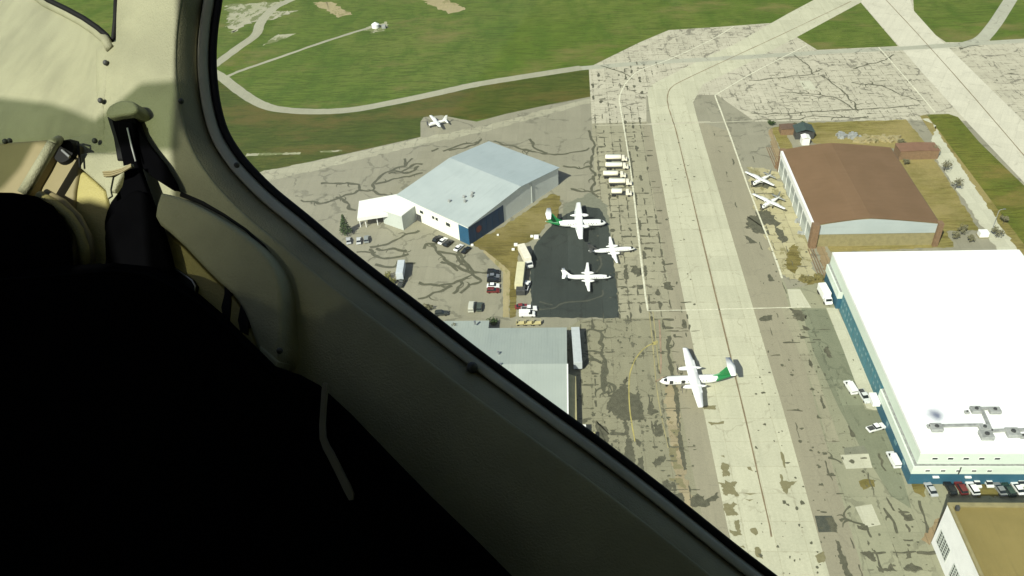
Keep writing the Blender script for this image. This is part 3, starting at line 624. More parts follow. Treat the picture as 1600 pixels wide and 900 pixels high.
# canopy and link block
cp = thing('entrance_canopy', 'flat white canopy on thin columns joined to a boxy link beside the blue-grey hangar', 'canopy', (0, 0, 0))
Pc = [G(561, 314, 5.6), G(621, 303, 5.6), G(642, 313, 5.6), G(618, 332, 5.6), G(558, 341, 5.6)]
bm = bmesh.new(); prism(bm, [(p.x, p.y) for p in Pc], 4.2, 5.6); obj('roof', bm, M['white_shed'], cp)
b1, b2 = G(631, 360), G(656, 340)
ex = Vector((math.cos(h1.rotation_euler.z), math.sin(h1.rotation_euler.z), 0))
bm = bmesh.new(); prism(bm, [(b1.x, b1.y), (b2.x, b2.y), (A_.x - ex.x * .6, A_.y - ex.y * .6), (A_.x - ex.x * 9, A_.y - ex.y * 9 - 1)], 0, 6.6); obj('link_block', bm, M['wall_grey'], cp)
bm = bmesh.new()
q = [b1, b2, A_ - ex * .5, A_ - ex * 9 - Vector((0, 1, 0))]; cc = sum(q, Vector()) / 4
prism(bm, [((p.x - cc.x) * 1.03 + cc.x, (p.y - cc.y) * 1.03 + cc.y) for p in q], 6.605, 6.95); obj('link_roof', bm, M['white_shed'], cp)
for u, v in ((563, 357), (572, 357), (590, 354), (607, 352), (621, 350)):
    p = G(u, v); bm = bmesh.new(); tube(bm, [(p.x, p.y + 1, .02), (p.x, p.y + 1, 4.2)], .18, 8); obj('column', bm, M['white'], cp)
p = G(575, 340)
wbox('glass_front', M['window'], cp, p.x - 3, p.x + 10, p.y + 1.2, p.y + 1.35, .05, 3.6)

# 2. grey flat building, bottom left
g2 = thing('grey_workshop', 'long grey metal-roofed workshop building partly cut off by the window sill', 'building', (-32, 178, 0))
def L2(x, y): return (x + 32, y - 178)
bm = bmesh.new()
pr = [(129, 4.9), (187.5, 6.4), (205.3, 5.6), (205.3, 0), (129, 0)]
loft(bm, [[(x - -32, y - 178, z) for y, z in pr] for x in (-62, -.9)]); bmesh.ops.recalc_face_normals(bm, faces=list(bm.faces)); obj('wall', bm, M['wall_grey'], g2)
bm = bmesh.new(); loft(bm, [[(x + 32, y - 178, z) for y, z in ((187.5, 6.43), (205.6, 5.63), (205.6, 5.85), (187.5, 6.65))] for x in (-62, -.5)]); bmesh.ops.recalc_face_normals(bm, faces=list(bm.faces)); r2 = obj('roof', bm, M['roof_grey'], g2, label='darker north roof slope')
bm = bmesh.new(); loft(bm, [[(x + 32, y - 178, z) for y, z in ((128.7, 4.95), (187.49, 6.53), (187.49, 6.75), (128.7, 5.17))] for x in (-62, -.6)]); bmesh.ops.recalc_face_normals(bm, faces=list(bm.faces)); r2b = obj('roof', bm, metal_roof('sunlit_grey_roof', (.37, .405, .36), (.335, .37, .33), .9, 'x', amp=.14), g2, label='south roof slope in a paler, sunlit colour')  # paler copy of the grey roof: sunlight on this slope put into the colour
bm = bmesh.new(); loft(bm, [[(x + 32, y - 178, z) for y, z in ((128.7, 4.7), (187.3, 6.2), (187.3, 6.9), (128.7, 5.35))] for x in (-.59, -.2)]); bmesh.ops.recalc_face_normals(bm, faces=list(bm.faces)); obj('fascia', bm, M['white'], g2)
for u, v in ((782, 571), (779, 553), (742, 505)):
    p = G(u, v, 6.6); bm = bmesh.new(); tube(bm, [(p.x + 32, p.y - 178, 6.2), (p.x + 32, p.y - 178, 7.5)], .35, 10); obj('roof_vent', bm, M['steel'], r2)
bm = bmesh.new(); box(bm, -50 + 32, -26.1 + 32, 205.62 - 178, 210.2 - 178, 0, 5.2); obj('annexe', bm, M['roof_grey'], g2)
a, b, c = G(889, 585, 3.6), G(900, 591, 3.0), G(903, 664, 3.0)
bm = bmesh.new(); loft(bm, [[(-.15 + 32, y - 178, 3.9), (b.x + 32, y - 178, 2.9), (b.x + 32, y - 178, 0), (-.15 + 32, y - 178, 0)] for y in (b.y + 1, c.y)]); bmesh.ops.recalc_face_normals(bm, faces=list(bm.faces)); obj('lean_to', bm, M['cream'], g2)
p, q_ = G(889, 662, 3), G(916, 678, 3); wbox('porch', M['white_shed'], g2, .05 + 32, q_.x + 32, q_.y - 178, p.y - 178 - .3, 0, 3)
p, q_ = G(917, 678, 2), G(931, 692, 2)
cs = thing('cargo_container', 'small cream storage container at the corner of the grey workshop', 'container', ((p.x + q_.x) / 2, (p.y + q_.y) / 2, 0))
w, d = (q_.x - p.x) / 2, (p.y - q_.y) / 2 + .6
wbox('body', M['cream'], cs, -w, w, -d, d, .12, 2.2, .05); wbox('skid', M['dark_metal'], cs, -w + .2, w - .2, -d + .2, d - .2, 0, .115)

# 3. old hangar with the brown roof
x0, x1, y0, y1, H3 = 89.9, 133.6, 257.0, 313.5, 9.2
g3 = thing('brown_hangar', 'old brick hangar with a big brown roof and a row of sliding doors', 'hangar', (x0, y0, 0))
W3, L3 = x1 - x0, y1 - y0
bm = bmesh.new(); pr = [(0, H3), (W3 * .42, H3 + 2.6), (W3, H3), (W3, 0), (0, 0)]
loft(bm, [[(x, y, z) for x, z in pr] for y in (0, L3)]); bmesh.ops.recalc_face_normals(bm, faces=list(bm.faces)); obj('wall', bm, M['stone'], g3)
bm = bmesh.new(); N_ = 9
prf = []
for i in range(N_ + 1):
    t = i / N_; x = -.2 + (W3 + .4) * t
    z = H3 + 2.75 * (1 - abs((t - .42) / (.42 if t < .42 else .58)) ** 1.25)
    prf.append((x, z))
loft(bm, [[(x, y, z + .03) for x, z in prf] + [(x, y, z + .28) for x, z in reversed(prf)] for y in (.35, L3 + .3)]); bmesh.ops.recalc_face_normals(bm, faces=list(bm.faces)); obj('roof', bm, M['roof_brown'], g3)
bm = bmesh.new()
loft(bm, [[(x, y, z) for x, z in [(1.6, H3 - 3.6)] + [(1.6, prf[0][1] + .2)] + [(x, z + .02) for x, z in prf[1:-1]] + [(W3 - .6, prf[-1][1] + .1), (W3 - .6, H3 - 3.6)]] for y in (-.22, -.02)]); bmesh.ops.recalc_face_normals(bm, faces=list(bm.faces)); obj('gable_cladding', bm, M['roof_blue'], g3)
wbox('corner_pier', M['brick'], g3, -1.0, 1.5, -1.2, 1.2, 0, H3 + .9); wbox('corner_pier', M['brick'], g3, W3 - .5, W3 + 1.3, -1.2, 1.2, 0, H3 + .7)
wbox('corner_pier', M['brick'], g3, -.9, 1.4, L3 - 1.0, L3 + 1.0, 0, H3 + .6)
wbox('door_header', M['white'], g3, -.95, -.02, 1.21, L3 - 1.01, H3 - 1.7, H3 + .5)
for k in range(8):
    ya = 1.5 + (L3 - 3) * k / 8; yb = 1.5 + (L3 - 3) * (k + 1) / 8 - .25
    bm = bmesh.new(); xx = -.55 if k % 2 else -.30
    box(bm, xx - .18, xx, ya, yb, .12, H3 - 1.72)
    d_ = obj('hangar_door', bm, M['wall_grey'], g3)
    bm = bmesh.new(); box(bm, xx - .24, xx - .183, ya + .5, yb - .5, H3 - 5.2, H3 - 2.6); obj('window', bm, grime('dull_door_glazing', (.30, .33, .32), .15, .5, .4), d_)
    bm = bmesh.new(); box(bm, xx - .30, xx - .185, yb - .35, yb, .15, H3 - 1.75); obj('door_post', bm, M['white'], d_)
for (ya, yb) in ((-21, -1.5), (L3 + 1.5, L3 + 20)):
    bm = bmesh.new()
    for xx in (-1.5, -.6, .3): box(bm, xx, xx + .25, ya, yb, .01, .22)
    box(bm, -1.6, 1.0, ya - .3, ya, .01, 3.2) if ya > 0 else None
    obj('door_rail', bm, M['brick'], g3)
wbox('gutter', M['dark_metal'], g3, W3 + .22, W3 + .5, .5, L3, H3 - .3, H3 + .02)
# sheds and clutter behind it
def shed(name, label, u, v, w, d, h, m, rm, cat='shed', gable=True):
    p = G(u, v); t = thing(name, label, cat, (p.x, p.y, 0))
    wbox('wall', m, t, -w / 2, w / 2, -d / 2, d / 2, 0, h)
    bm = bmesh.new(); loft(bm, [[(-w / 2 - .2, y, h), (0, y, h + (w * .18 if gable else .3)), (w / 2 + .2, y, h), (w / 2 + .2, y, h + .15), (0, y, h + (w * .18 if gable else .3) + .15), (-w / 2 - .2, y, h + .15)] for y in (-d / 2 - .2, d / 2 + .2)])
    bmesh.ops.recalc_face_normals(bm, faces=list(bm.faces)); obj('roof', bm, rm, t)
    return t
shed('dark_shed', 'small dark green shed behind the old brick hangar', 1254, 212, 8, 7, 3.4, M['dark_metal'], grime('dark_green_roof', (.05, .075, .065), .1, .6))
shed('brick_shed', 'low red-brown shed beside the dark green shed', 1232, 207, 8, 5, 2.8, M['brick'], grime('rusty_shed_roof', (.15, .095, .06), .15, .6), gable=False)
shed('white_hut', 'tiny white hut in front of the dark green shed', 1257, 224, 3.2, 3.6, 3.2, M['white_shed'], M['white_shed'])
shed('brown_annexe', 'low brown brick outbuilding behind the far corner of the old hangar', 1430, 243, 16, 7, 4, M['brick'], grime('red_brown_roof', (.22, .12, .07), .1, .4), 'outbuilding', False)
random.seed(11)
def heap(name, label, u, v, n, w, d, m, cat='scrap pile'):
    p = G(u, v); bm = bmesh.new()
    for k in range(n):
        x, y = random.uniform(-w, w), random.uniform(-d, d); s = random.uniform(.4, 1.5)
        box(bm, -s, s, -s * .5, s * .5, 0, random.uniform(.3, 1.5), random.random() * 3, (x, y, 0))
    o = obj(name, bm, m); o.location = (p.x, p.y, 0); return tag(o, label, cat)
heap('scrap_pile', 'pile of pale scrap and rubble behind the brown roof', 1372, 219, 60, 10, 2.4, M['dirt'])
heap('scrap_pile', 'small heap of grey scrap at the middle of the back wall', 1325, 214, 30, 5, 2.0, M['grey_metal'])
heap('scrap_pile', 'loose pale equipment lying beside the hangar doors', 1258, 357, 26, 2.6, 5, M['grey_metal'])
heap('rubbish_heap', 'yellow-brown rubbish heap at the end of the rusty rails', 1270, 436, 16, 4.5, 1.4, grime('rubbish', (.20, .17, .06), .3, 1.5), 'rubbish heap')

# 4. white flat-roofed hangar
x0, x1, y0, y1, H4 = 90.2, 151.3, 147.6, 236.2, 12.0
g4 = thing('white_hangar', 'huge flat white-roofed hangar with mint fascia and teal walls', 'hangar', (x0, y0, 0))
W4, L4 = x1 - x0, y1 - y0
wbox('wall', M['teal'], g4, .75, W4, .75, L4 - .3, 0, H4 - .4)
bm = bmesh.new(); box(bm, .1, W4 + .3, .1, L4, H4 - 4.4, H4 - .05)
obj('upper_fascia', bm, M['fascia_mint'], g4)
wbox('roof', M['roof_white'], g4, .55, W4 - .4, .55, L4 - .4, H4 - .2, H4 + .03)
bm = bmesh.new()
for a in ((0, .5, 0, L4), (W4 - .3, W4 + .35, 0, L4), (.502, W4 - .303, 0, .5), (.502, W4 - .303, L4 - .35, L4 + .05)): box(bm, a[0], a[1], a[2], a[3], H4 - .45, H4 + .3)
obj('parapet', bm, M['white'], g4)
# lower projecting band at both ends of the long wall and along the front
for ya, yb in ((-.6, 28.0), (L4 - 15.5, L4 + .1)):
    wbox('lower_band', M['fascia_mint'], g4, -.9, .74, ya, yb, H4 - 7.6, H4 - 4.75)
wbox('lower_band', M['fascia_mint'], g4, .745, W4 + .2, -.6, .74, H4 - 7.6, H4 - 4.75)
wbox('ledge', M['grey_metal'], g4, -.5, W4 + .2, -.35, 0.74, H4 - 4.745, H4 - 4.65)
wbox('ledge', M['grey_metal'], g4, -.45, 0.74, .742, 28.0, H4 - 4.745, H4 - 4.65)
wbox('ledge', M['grey_metal'], g4, -.45, 0.74, L4 - 15.5, L4 + .1, H4 - 4.745, H4 - 4.65)
wbox('lower_wall', M['teal'], g4, -.6, .74, -.35, 27.8, 0, H4 - 7.605)
wbox('lower_wall', M['teal'], g4, .745, W4 + .1, -.35, .74, 0, H4 - 7.605)
wbox('lower_wall', M['teal'], g4, -.6, .74, L4 - 15.4, L4, 0, H4 - 7.605)
wbox('entrance_canopy', M['white'], g4, -3.0, -.91, 25.0, 29.5, 3.0, 4.4, .1)
glz = grime('pale_door_glazing', (.14, .27, .30), .1, .6, .3)
nd = 6
for k in range(nd):
    ya = 29.8 + (L4 - 45.8) * k / nd; yb = 29.8 + (L4 - 45.8) * (k + 1) / nd - .35
    d_ = wbox('hangar_door', grime('teal_door', (.05, .18, .225), .12, .5, .5), g4, .35, .74, ya, yb, .1, H4 - 4.45)
    for r_ in range(2):
        for q in range(3):
            yy = ya + (yb - ya) * (q + .5) / 3; zz = 2.2 + r_ * 2.6
            if random.random() < .75: wbox('window', glz, d_, .29, .347, yy - .6, yy + random.uniform(.1, .7), zz, zz + .8)
for k in range(15):
    xx = 3.4 + k * 3.9
    if k in (5, 6): continue
    f = wbox('window', M['white'], g4, xx, xx + 1.5, .03, .097, H4 - 2.7, H4 - 1.9); bm = bmesh.new(); box(bm, xx + .1, xx + 1.4, .0, .028, H4 - 2.6, H4 - 2.0); obj('pane', bm, M['window'], f)
    xx += -1.0
    f = wbox('window', M['white'], g4, xx, xx + 1.3, -.68, -.603, H4 - 6.6, H4 - 5.9); bm = bmesh.new(); box(bm, xx + .1, xx + 1.2, -.72, -.682, H4 - 6.5, H4 - 6.0); obj('pane', bm, M['window'], f)
for k in range(3):
    yy = 4 + k * 7; wbox('side_window', glz, g4, -.68, -.603, yy, yy + 1.6, 2.2, 3.3)
for xx in (5.0, 13.2, 30, 41): wbox('wall_lamp', M['white'], g4, xx, xx + 1.6, -.9, -.353, 3.0, 3.35)
for xx in (11, 30): wbox('downpipe', M['dark_metal'], g4, xx, xx + .22, -.85, -.605, 4.5, H4 - 4.76)
def roof_pt(u, v): p = G(u, v, H4); return p.x - x0, p.y - y0
for u, v, w, d, h in ((1462, 671, 2.2, 1.8, 1.6), (1537, 671, 2.0, 1.5, 1.4), (1540, 683, 2.4, 2.0, 1.7), (1524, 643, 2.0, 1.6, 1.5), (1553, 644, 2.2, 1.5, 1.5), (1581, 679, 2.4, 2.0, 1.7), (1510, 646, .9, .8, 1.0), (1452, 668, 1.0, .9, .9), (1597, 684, 1, 1, 1.2)):
    x, y = roof_pt(u, v); w *= .68; d *= .7; bm = bmesh.new(); box(bm, x - w, x + w, y - d, y + d, H4 + .06, H4 + h * .8); bevel_all(bm, .12, 1)
    un = obj('rooftop_unit', bm, M['grey_metal'], g4)
    bm = bmesh.new(); bmesh.ops.create_cone(bm, cap_ends=True, segments=14, radius1=min(w, d) * .45, radius2=min(w, d) * .4, depth=.3, matrix=Matrix.Translation((x, y, H4 + h * .8 + .15))); obj('fan', bm, M['dark_metal'], un)
for a, b in (((1466, 668), (1535, 667)), ((1534, 645), (1548, 677)), ((1524, 641), (1556, 641)), ((1545, 676), (1610, 674))):
    p, q_ = Vector(roof_pt(*a)), Vector(roof_pt(*b)); d = (q_ - p); n_ = Vector((-d.y, d.x)).normalized() * .38
    bm = bmesh.new(); prism(bm, [tuple(p + n_), tuple(p - n_), tuple(q_ - n_), tuple(q_ + n_)], H4 + .35, H4 + 1.0); obj('duct', bm, M['grey_metal'], g4)
for u, v in ((1485, 602), (1490, 612), (1532, 622), (1557, 620), (1448, 618), (1346, 492)):
    x, y = roof_pt(u, v); bm = bmesh.new(); tube(bm, [(x, y, H4), (x, y, H4 + .8)], .3, 8); obj('roof_vent', bm, M['white'], g4)

# 5. tall white-walled hangar with the tan roof, bottom right
x0, y1, H5 = 89.5, 129.0, 15.0
g5 = thing('tan_roof_hangar', 'tall white-walled hangar with a tan gravel roof and steel-grid windows', 'hangar', (x0, 84, 0))
wbox('wall', grime('bright_white_wall', (.80, .80, .78), .05, .3, .8), g5, 0, 70, 0, 45, 0, H5)
wbox('roof', M['roof_olive'], g5, .62, 69.4, .62, 44.1, H5 + .01, H5 + .12)
bm = bmesh.new()
for a in ((-.1, .6, -.1, 45.1), (69.41, 70.1, -.1, 45.1), (.602, 69.408, 44.15, 45.1), (.602, 69.408, -.1, .6)): box(bm, a[0], a[1], a[2], a[3], H5 + .003, H5 + .7)
obj('parapet', bm, M['stone'], g5)
wbox('chimney', M['dark_metal'], g5, 1.1, 1.9, 43.0, 43.8, H5 + .13, H5 + 1.3)
def wall_uv(u, v):
    d = RX * (u - 800) + DY * (v - 450) + FZ * FPX; k = x0 / d.x; return d.y * k - 84, CAMH + d.z * k
for c in (((1471, 829), (1485.5, 859), (1477, 878), (1464, 847)), ((1492, 880), (1503, 908), (1495, 926), (1484, 898))):
    q4 = [wall_uv(*p) for p in c]; ya, yb = min(q4[1][0], q4[2][0]), max(q4[0][0], q4[3][0]); z0, z1 = (q4[2][1] + q4[3][1]) / 2, (q4[0][1] + q4[1][1]) / 2
    f = wbox('window', M['window'], g5, -.05, -.004, ya, yb, z0, z1)
    bm = bmesh.new()
    for i in range(6): yy = ya + (yb - ya) * i / 5; box(bm, -.16, -.053, yy - .1, yy + .1, z0 - .1, z1 + .1)
    for i in range(6): zz = z0 + (z1 - z0) * i / 5; box(bm, -.13, -.055, ya, yb, zz - .09, zz + .09)
    obj('frame', bm, M['wall_grey'], f)

# VOR-like hut out in the field
p = G(587, 43)
hut = thing('beacon_hut', 'round white beacon hut on a gravel pad in the grass field', 'hut', (p.x, p.y, 0))
bm = bmesh.new(); bmesh.ops.create_cone(bm, cap_ends=True, segments=20, radius1=2.3, radius2=2.2, depth=2, matrix=Matrix.Translation((0, 0, 1.0))); obj('wall', bm, M['white'], hut)
bm = bmesh.new(); bmesh.ops.create_cone(bm, cap_ends=True, segments=20, radius1=2.4, radius2=.5, depth=1.2, matrix=Matrix.Translation((0, 0, 2.605))); obj('roof', bm, M['white'], hut)
p = G(600, 44); wbox_ = bmesh.new(); box(wbox_, -1.2, 1.2, -1, 1, 0, 2); bevel_all(wbox_, .05, 1); o = obj('equipment_cabinet', wbox_, M['grey_metal']); o.location = (p.x, p.y, 0); tag(o, 'small grey cabinet beside the round beacon hut', 'cabinet')

# ---------------------------------------------------------------- aeroplanes
def fuselage_bm(L, D, zc, nose=.16, tail=.30, upsweep=.45, pointy=.1):
    bm = bmesh.new(); rings = []; n = 16
    for i in range(25):
        t = i / 24
        if t < nose: r = (1 - (1 - t / nose) ** 1.9) ** .62; dz = -.10 * D * (1 - t / nose) ** 1.5
        elif t > 1 - tail: s = (t - 1 + tail) / tail; r = max(1 - s ** 1.55 * .9, .06); dz = upsweep * D * s ** 1.6
        else: r = 1; dz = 0
        if i == 0: r = .04
        x = L * (.5 - t)
        rings.append([(x, math.cos(2 * math.pi * k / n) * r * D / 2, zc + dz + math.sin(2 * math.pi * k / n) * r * D / 2) for k in range(n)])
    loft(bm, rings); bmesh.ops.recalc_face_normals(bm, faces=list(bm.faces)); return bm
def aero(bm, secs, th=.12):
    """secs: list of (x_le, chord, y, z) with thickness ratio th ; a closed lifting surface"""
    rings = []
    for xl, c, y, z in secs:
        sh = [(0, 0), (.08, .55), (.3, 1), (.6, .75), (1, .06), (1, -.06), (.6, -.35), (.3, -.55), (.08, -.4)]
        rings.append([(xl - a * c, y, z + b * c * th / 2) for a, b in sh])
    loft(bm, rings); bmesh.ops.recalc_face_normals(bm, faces=list(bm.faces))
def fin_bm(secs, th=.10):
    bm = bmesh.new(); rings = []
    for xl, c, z in secs:
        sh = [(0, 0), (.15, 1), (.5, .9), (1, .1), (1, -.1), (.5, -.9), (.15, -1)]
        rings.append([(xl - a * c, b * c * th / 2, z) for a, b in sh])
    loft(bm, rings); bmesh.ops.recalc_face_normals(bm, faces=list(bm.faces)); return bm
def airplane(name, label, cat, nose_px, tail_px, spec, zt, group, zn=2.0):
    S = spec; L = S['L']
    pn, pt = G(*nose_px, zn), G(*tail_px, zt); d = (pn - pt); d.z = 0; d.normalize()
    c = pn - d * L / 2
    t = thing(name, label, cat, (c.x, c.y, .06), math.atan2(d.y, d.x), group)
    zc, D = S['zc'], S['D']
    X = lambda f: L * (.5 - f)
    obj('fuselage', fuselage_bm(L, D, zc, S.get('nose', .16), S.get('tail', .34), S.get('up', .4)), M['white'], t, True)
    # windscreen and cabin windows
    bm = bmesh.new()
    for s in (-1, 1):
        pts = [(X(.052), s * D * .10, zc + D * .30), (X(.052), s * D * .30, zc + D * .20), (X(.095), s * D * .455, zc + D * .24), (X(.095), s * D * .28, zc + D * .44), (X(.085), s * D * .06, zc + D * .47)]
        vs_ = [bm.verts.new(p) for p in pts] + [bm.verts.new((p[0] - .12, p[1] * .8, p[2] - .12)) for p in pts]
        bm.faces.new(vs_[:5])
        for i in range(5): bm.faces.new((vs_[i], vs_[(i + 1) % 5], vs_[5 + (i + 1) % 5], vs_[5 + i]))
    bmesh.ops.recalc_face_normals(bm, faces=list(bm.faces)); obj('windscreen', bm, M['window'], t)
    bm = bmesh.new(); nw = S.get('nwin', 12)
    for s in (-1, 1):
        for k in range(nw):
            x = X(.17 + .5 * k / nw); yy = s * D * .489
            box(bm, x - .14, x + .14, min(yy, yy + s * .02), max(yy, yy + s * .02), zc + D * .10, zc + D * .24)
    obj('window_row', bm, M['window'], t)
    if S.get('door'):
        for fx in S['door']:
            bm = bmesh.new(); box(bm, X(fx) - .55, X(fx) + .55, D * .36, D * .505, zc - D * .1, zc + D * .30); obj('open_door', bm, M['dark_metal'], t)
    # wing
    bm = bmesh.new(); sp = S['span'] / 2; wx = X(S['wx']); wz = S['wz']; dih = S.get('dih', 0); cr, ct = S['cr'], S['ct']; ym = sp * S.get('mid', .45)
    swp = S.get('sweep', .25)
    secs = [(wx - (cr - ct) * swp, ct * .75, -sp, wz + dih * sp), (wx - (cr - ct) * swp * .92, ct, -sp * .97, wz + dih * sp), (wx - (cr - ct) * swp * .1, cr * .96, -ym, wz + dih * ym), (wx, cr, 0, wz), (wx - (cr - ct) * swp * .1, cr * .96, ym, wz + dih * ym), (wx - (cr - ct) * swp * .92, ct, sp * .97, wz + dih * sp), (wx - (cr - ct) * swp, ct * .75, sp, wz + dih * sp)]
    aero(bm, secs, .15); w_ = obj('wing', bm, M['white'], t, True)
    bm = bmesh.new()
    for s in (-1, 1):
        box(bm, wx - cr * .97 + .05, wx - cr * .72, min(s * sp * .12, s * sp * .55), max(s * sp * .12, s * sp * .55), wz + .08 + dih * sp * .3, wz + .10 + dih * sp * .3)
    obj('flap', bm, grime('flap_grey', (.62, .63, .62), .08, .8), w_)
    # engines
    for s in (-1, 1) if S['eng'] == 2 else ():
        ey, ez, el, ed, ex0 = S['ey'] * s, S['ez'], S['el'], S['ed'], wx + S['efwd']
        bm = bmesh.new(); rings = []
        for i in range(11):
            q = i / 10; r = [.42, .78, .95, 1, 1, .98, .92, .82, .66, .46, .15][i] * ed / 2
            rings.append([(ex0 - el * q, ey + math.cos(2 * math.pi * k / 12) * r * .8, ez + .1 * q + math.sin(2 * math.pi * k / 12) * r) for k in range(12)])
        loft(bm, rings); bmesh.ops.recalc_face_normals(bm, faces=list(bm.faces)); e = obj('engine_nacelle', bm, M['white'], t, True)
        bm = bmesh.new(); a0 = random.random() * 1.5
        bmesh.ops.create_cone(bm, cap_ends=True, segments=10, radius1=ed * .22, radius2=.03, depth=.6, matrix=Matrix.Translation((ex0 + .3, ey, ez)) @ Matrix.Rotation(R(90), 4, 'Y'))
        for b_ in range(4):
            a = a0 + b_ * math.pi / 2; pr_ = S['prop'] / 2
            dv = Vector((0, math.cos(a), math.sin(a))); nv = Vector((0, -math.sin(a), math.cos(a)))
            o0 = Vector((ex0 + .2, ey, ez)); r0, r1 = dv * .15, dv * pr_
            q4 = [o0 + r0 + nv * .09, o0 + r0 - nv * .09, o0 + r1 * .6 - nv * .14, o0 + r1 - nv * .07, o0 + r1 + nv * .07, o0 + r1 * .6 + nv * .14]
            f_ = [bm.verts.new(p + Vector((.04, 0, 0))) for p in q4]; b__ = [bm.verts.new(p - Vector((.04, 0, 0))) for p in q4]
            bm.faces.new(f_); bm.faces.new(list(reversed(b__)))
            for i in range(6): bm.faces.new((f_[i], b__[i], b__[(i + 1) % 6], f_[(i + 1) % 6]))
        obj('propeller', bm, M['prop'], e)
        if S.get('nacgear'):
            bm = bmesh.new(); tube(bm, [(ex0 - el * .6, ey, .45), (ex0 - el * .55, ey, ez)], .12, 6)
            for dy_ in (-.3, .3): bmesh.ops.create_cone(bm, cap_ends=True, segments=14, radius1=.42, radius2=.42, depth=.26, matrix=Matrix.Translation((ex0 - el * .6, ey + dy_, .42)) @ Matrix.Rotation(R(90), 4, 'X'))
            obj('main_wheel', bm, M['tyre'], t)
    if S['eng'] == 1:
        bm = bmesh.new(); bmesh.ops.create_cone(bm, cap_ends=True, segments=12, radius1=.34, radius2=.04, depth=.7, matrix=Matrix.Translation((L / 2 + .2, 0, zc - .1)) @ Matrix.Rotation(R(90), 4, 'Y'))
        for b_ in range(3):
            a = .4 + b_ * 2.094; box(bm, L / 2 + .08, L / 2 + .16, -.1, .1, .1, S['prop'] / 2, 0, (0, 0, 0))
            for v in bm.verts[-8:] if False else list(bm.verts)[-8:]:
                y, z = v.co.y, v.co.z; v.co.y = y * math.cos(a) - z * math.sin(a); v.co.z = zc - .1 + y * math.sin(a) + z * math.cos(a)
        obj('propeller', bm, M['prop'], t)
        bm = bmesh.new()
        for s in (-1, 1): tube(bm, [(wx - cr * .4, s * D * .45, zc - D * .3), (wx - cr * .4, s * sp * .42, wz - .05)], .09, 6)
        obj('wing_strut', bm, M['white'], t)
    # gear
    bm = bmesh.new(); gx = X(.10)
    tube(bm, [(gx, 0, .35), (gx, 0, zc - D * .3)], .09, 6)
    bmesh.ops.create_cone(bm, cap_ends=True, segments=14, radius1=.34, radius2=.34, depth=.3, matrix=Matrix.Translation((gx, 0, .34)) @ Matrix.Rotation(R(90), 4, 'X')); obj('nose_wheel', bm, M['tyre'], t)
    if not S.get('nacgear'):
        for s in (-1, 1):
            bm = bmesh.new(); gy = S.get('gy', 1.7) * s; gx = wx - cr * .75
            tube(bm, [(gx, gy, .4), (gx, gy * .8, wz)], .1, 6)
            bmesh.ops.create_cone(bm, cap_ends=True, segments=14, radius1=.38, radius2=.38, depth=.28, matrix=Matrix.Translation((gx, gy, .38)) @ Matrix.Rotation(R(90), 4, 'X')); obj('main_wheel', bm, M['tyre'], t)
    # tail
    ft = S['fin_top']; tz = zc + S.get('up', .4) * D * .6
    fx, fc, fct = X(S['fx']), S['fc'], S['fct']; fs = S['fsweep']
    fm = M[S.get('finm', 'white')]
    fin = obj('tail_fin', fin_bm([(fx + fc * .9, fc * 1.9, zc + D * .3), (fx + .1, fc * 1.05, tz + D * .55), (fx - fs, fct, ft)]), fm, t)
    bm = bmesh.new(); ss = S['stab'] / 2; sz = S['sz']; sx = X(S['sx']); sc = S['sc']; sdh = S.get('sdh', 0); ssw = S.get('ssw', .35)
    aero(bm, [(sx - ssw, sc * .6, -ss, sz + sdh * ss), (sx, sc, 0, sz), (sx - ssw, sc * .6, ss, sz + sdh * ss)], .11); obj('tailplane', bm, M[S.get('stabm', 'white')], t, True)
    if S.get('finm') == 'green':          # green sweep round the rear fuselage
        bm = bmesh.new(); rings = []; n = 16
        for i in range(7):
            q = .76 + .232 * i / 6; s = (q - 1 + S.get('tail', .34)) / S.get('tail', .34); r = max(1 - s ** 1.55 * .9, .06) * 1.02; dz = S.get('up', .4) * D * s ** 1.6
            rings.append([(L * (.5 - q) - (.9 - .9 * math.sin(2 * math.pi * k / n)) * .0 + (math.sin(2 * math.pi * k / n)) * -.5 * (1 if i == 0 else 0), math.cos(2 * math.pi * k / n) * r * D / 2, zc + dz + math.sin(2 * math.pi * k / n) * r * D / 2) for k in range(n)])
        loft(bm, rings); bmesh.ops.recalc_face_normals(bm, faces=list(bm.faces)); obj('tail_band', bm, M['green'], t, True)
    return t
DASH = dict(L=22.25, D=2.7, zc=2.45, span=25.9, wx=.385, wz=3.78, cr=3.2, ct=1.65, mid=.42, sweep=.35, eng=2, ey=3.95, ez=3.35, el=7.2, ed=1.5, efwd=2.3, prop=3.9, nacgear=1, fin_top=7.1, fx=.80, fc=3.6, fct=2.8, fsweep=1.9, finm='green', stab=8.0, sz=7.15, sx=.895, sc=2.5, ssw=.35, tail=.36, up=.42, nose=.15, door=(.15, .31))
D2 = dict(DASH); D2['L'] = 23.6
METRO = dict(L=17.6, D=1.72, zc=1.75, span=17.0, wx=.43, wz=1.25, cr=2.0, ct=.8, mid=.28, sweep=.3, dih=.08, eng=2, ey=2.35, ez=1.75, el=4.6, ed=1.05, efwd=1.4, prop=2.7, nacgear=1, fin_top=5.0, fx=.83, fc=2.6, fct=1.4, fsweep=2.0, stab=6.2, sz=3.3, sx=.895, sc=1.7, ssw=.9, sdh=.08, nose=.24, tail=.30, up=.25, nwin=11)
METRO2 = dict(METRO); METRO2.update(finm='dark_metal', stabm='dark_metal')
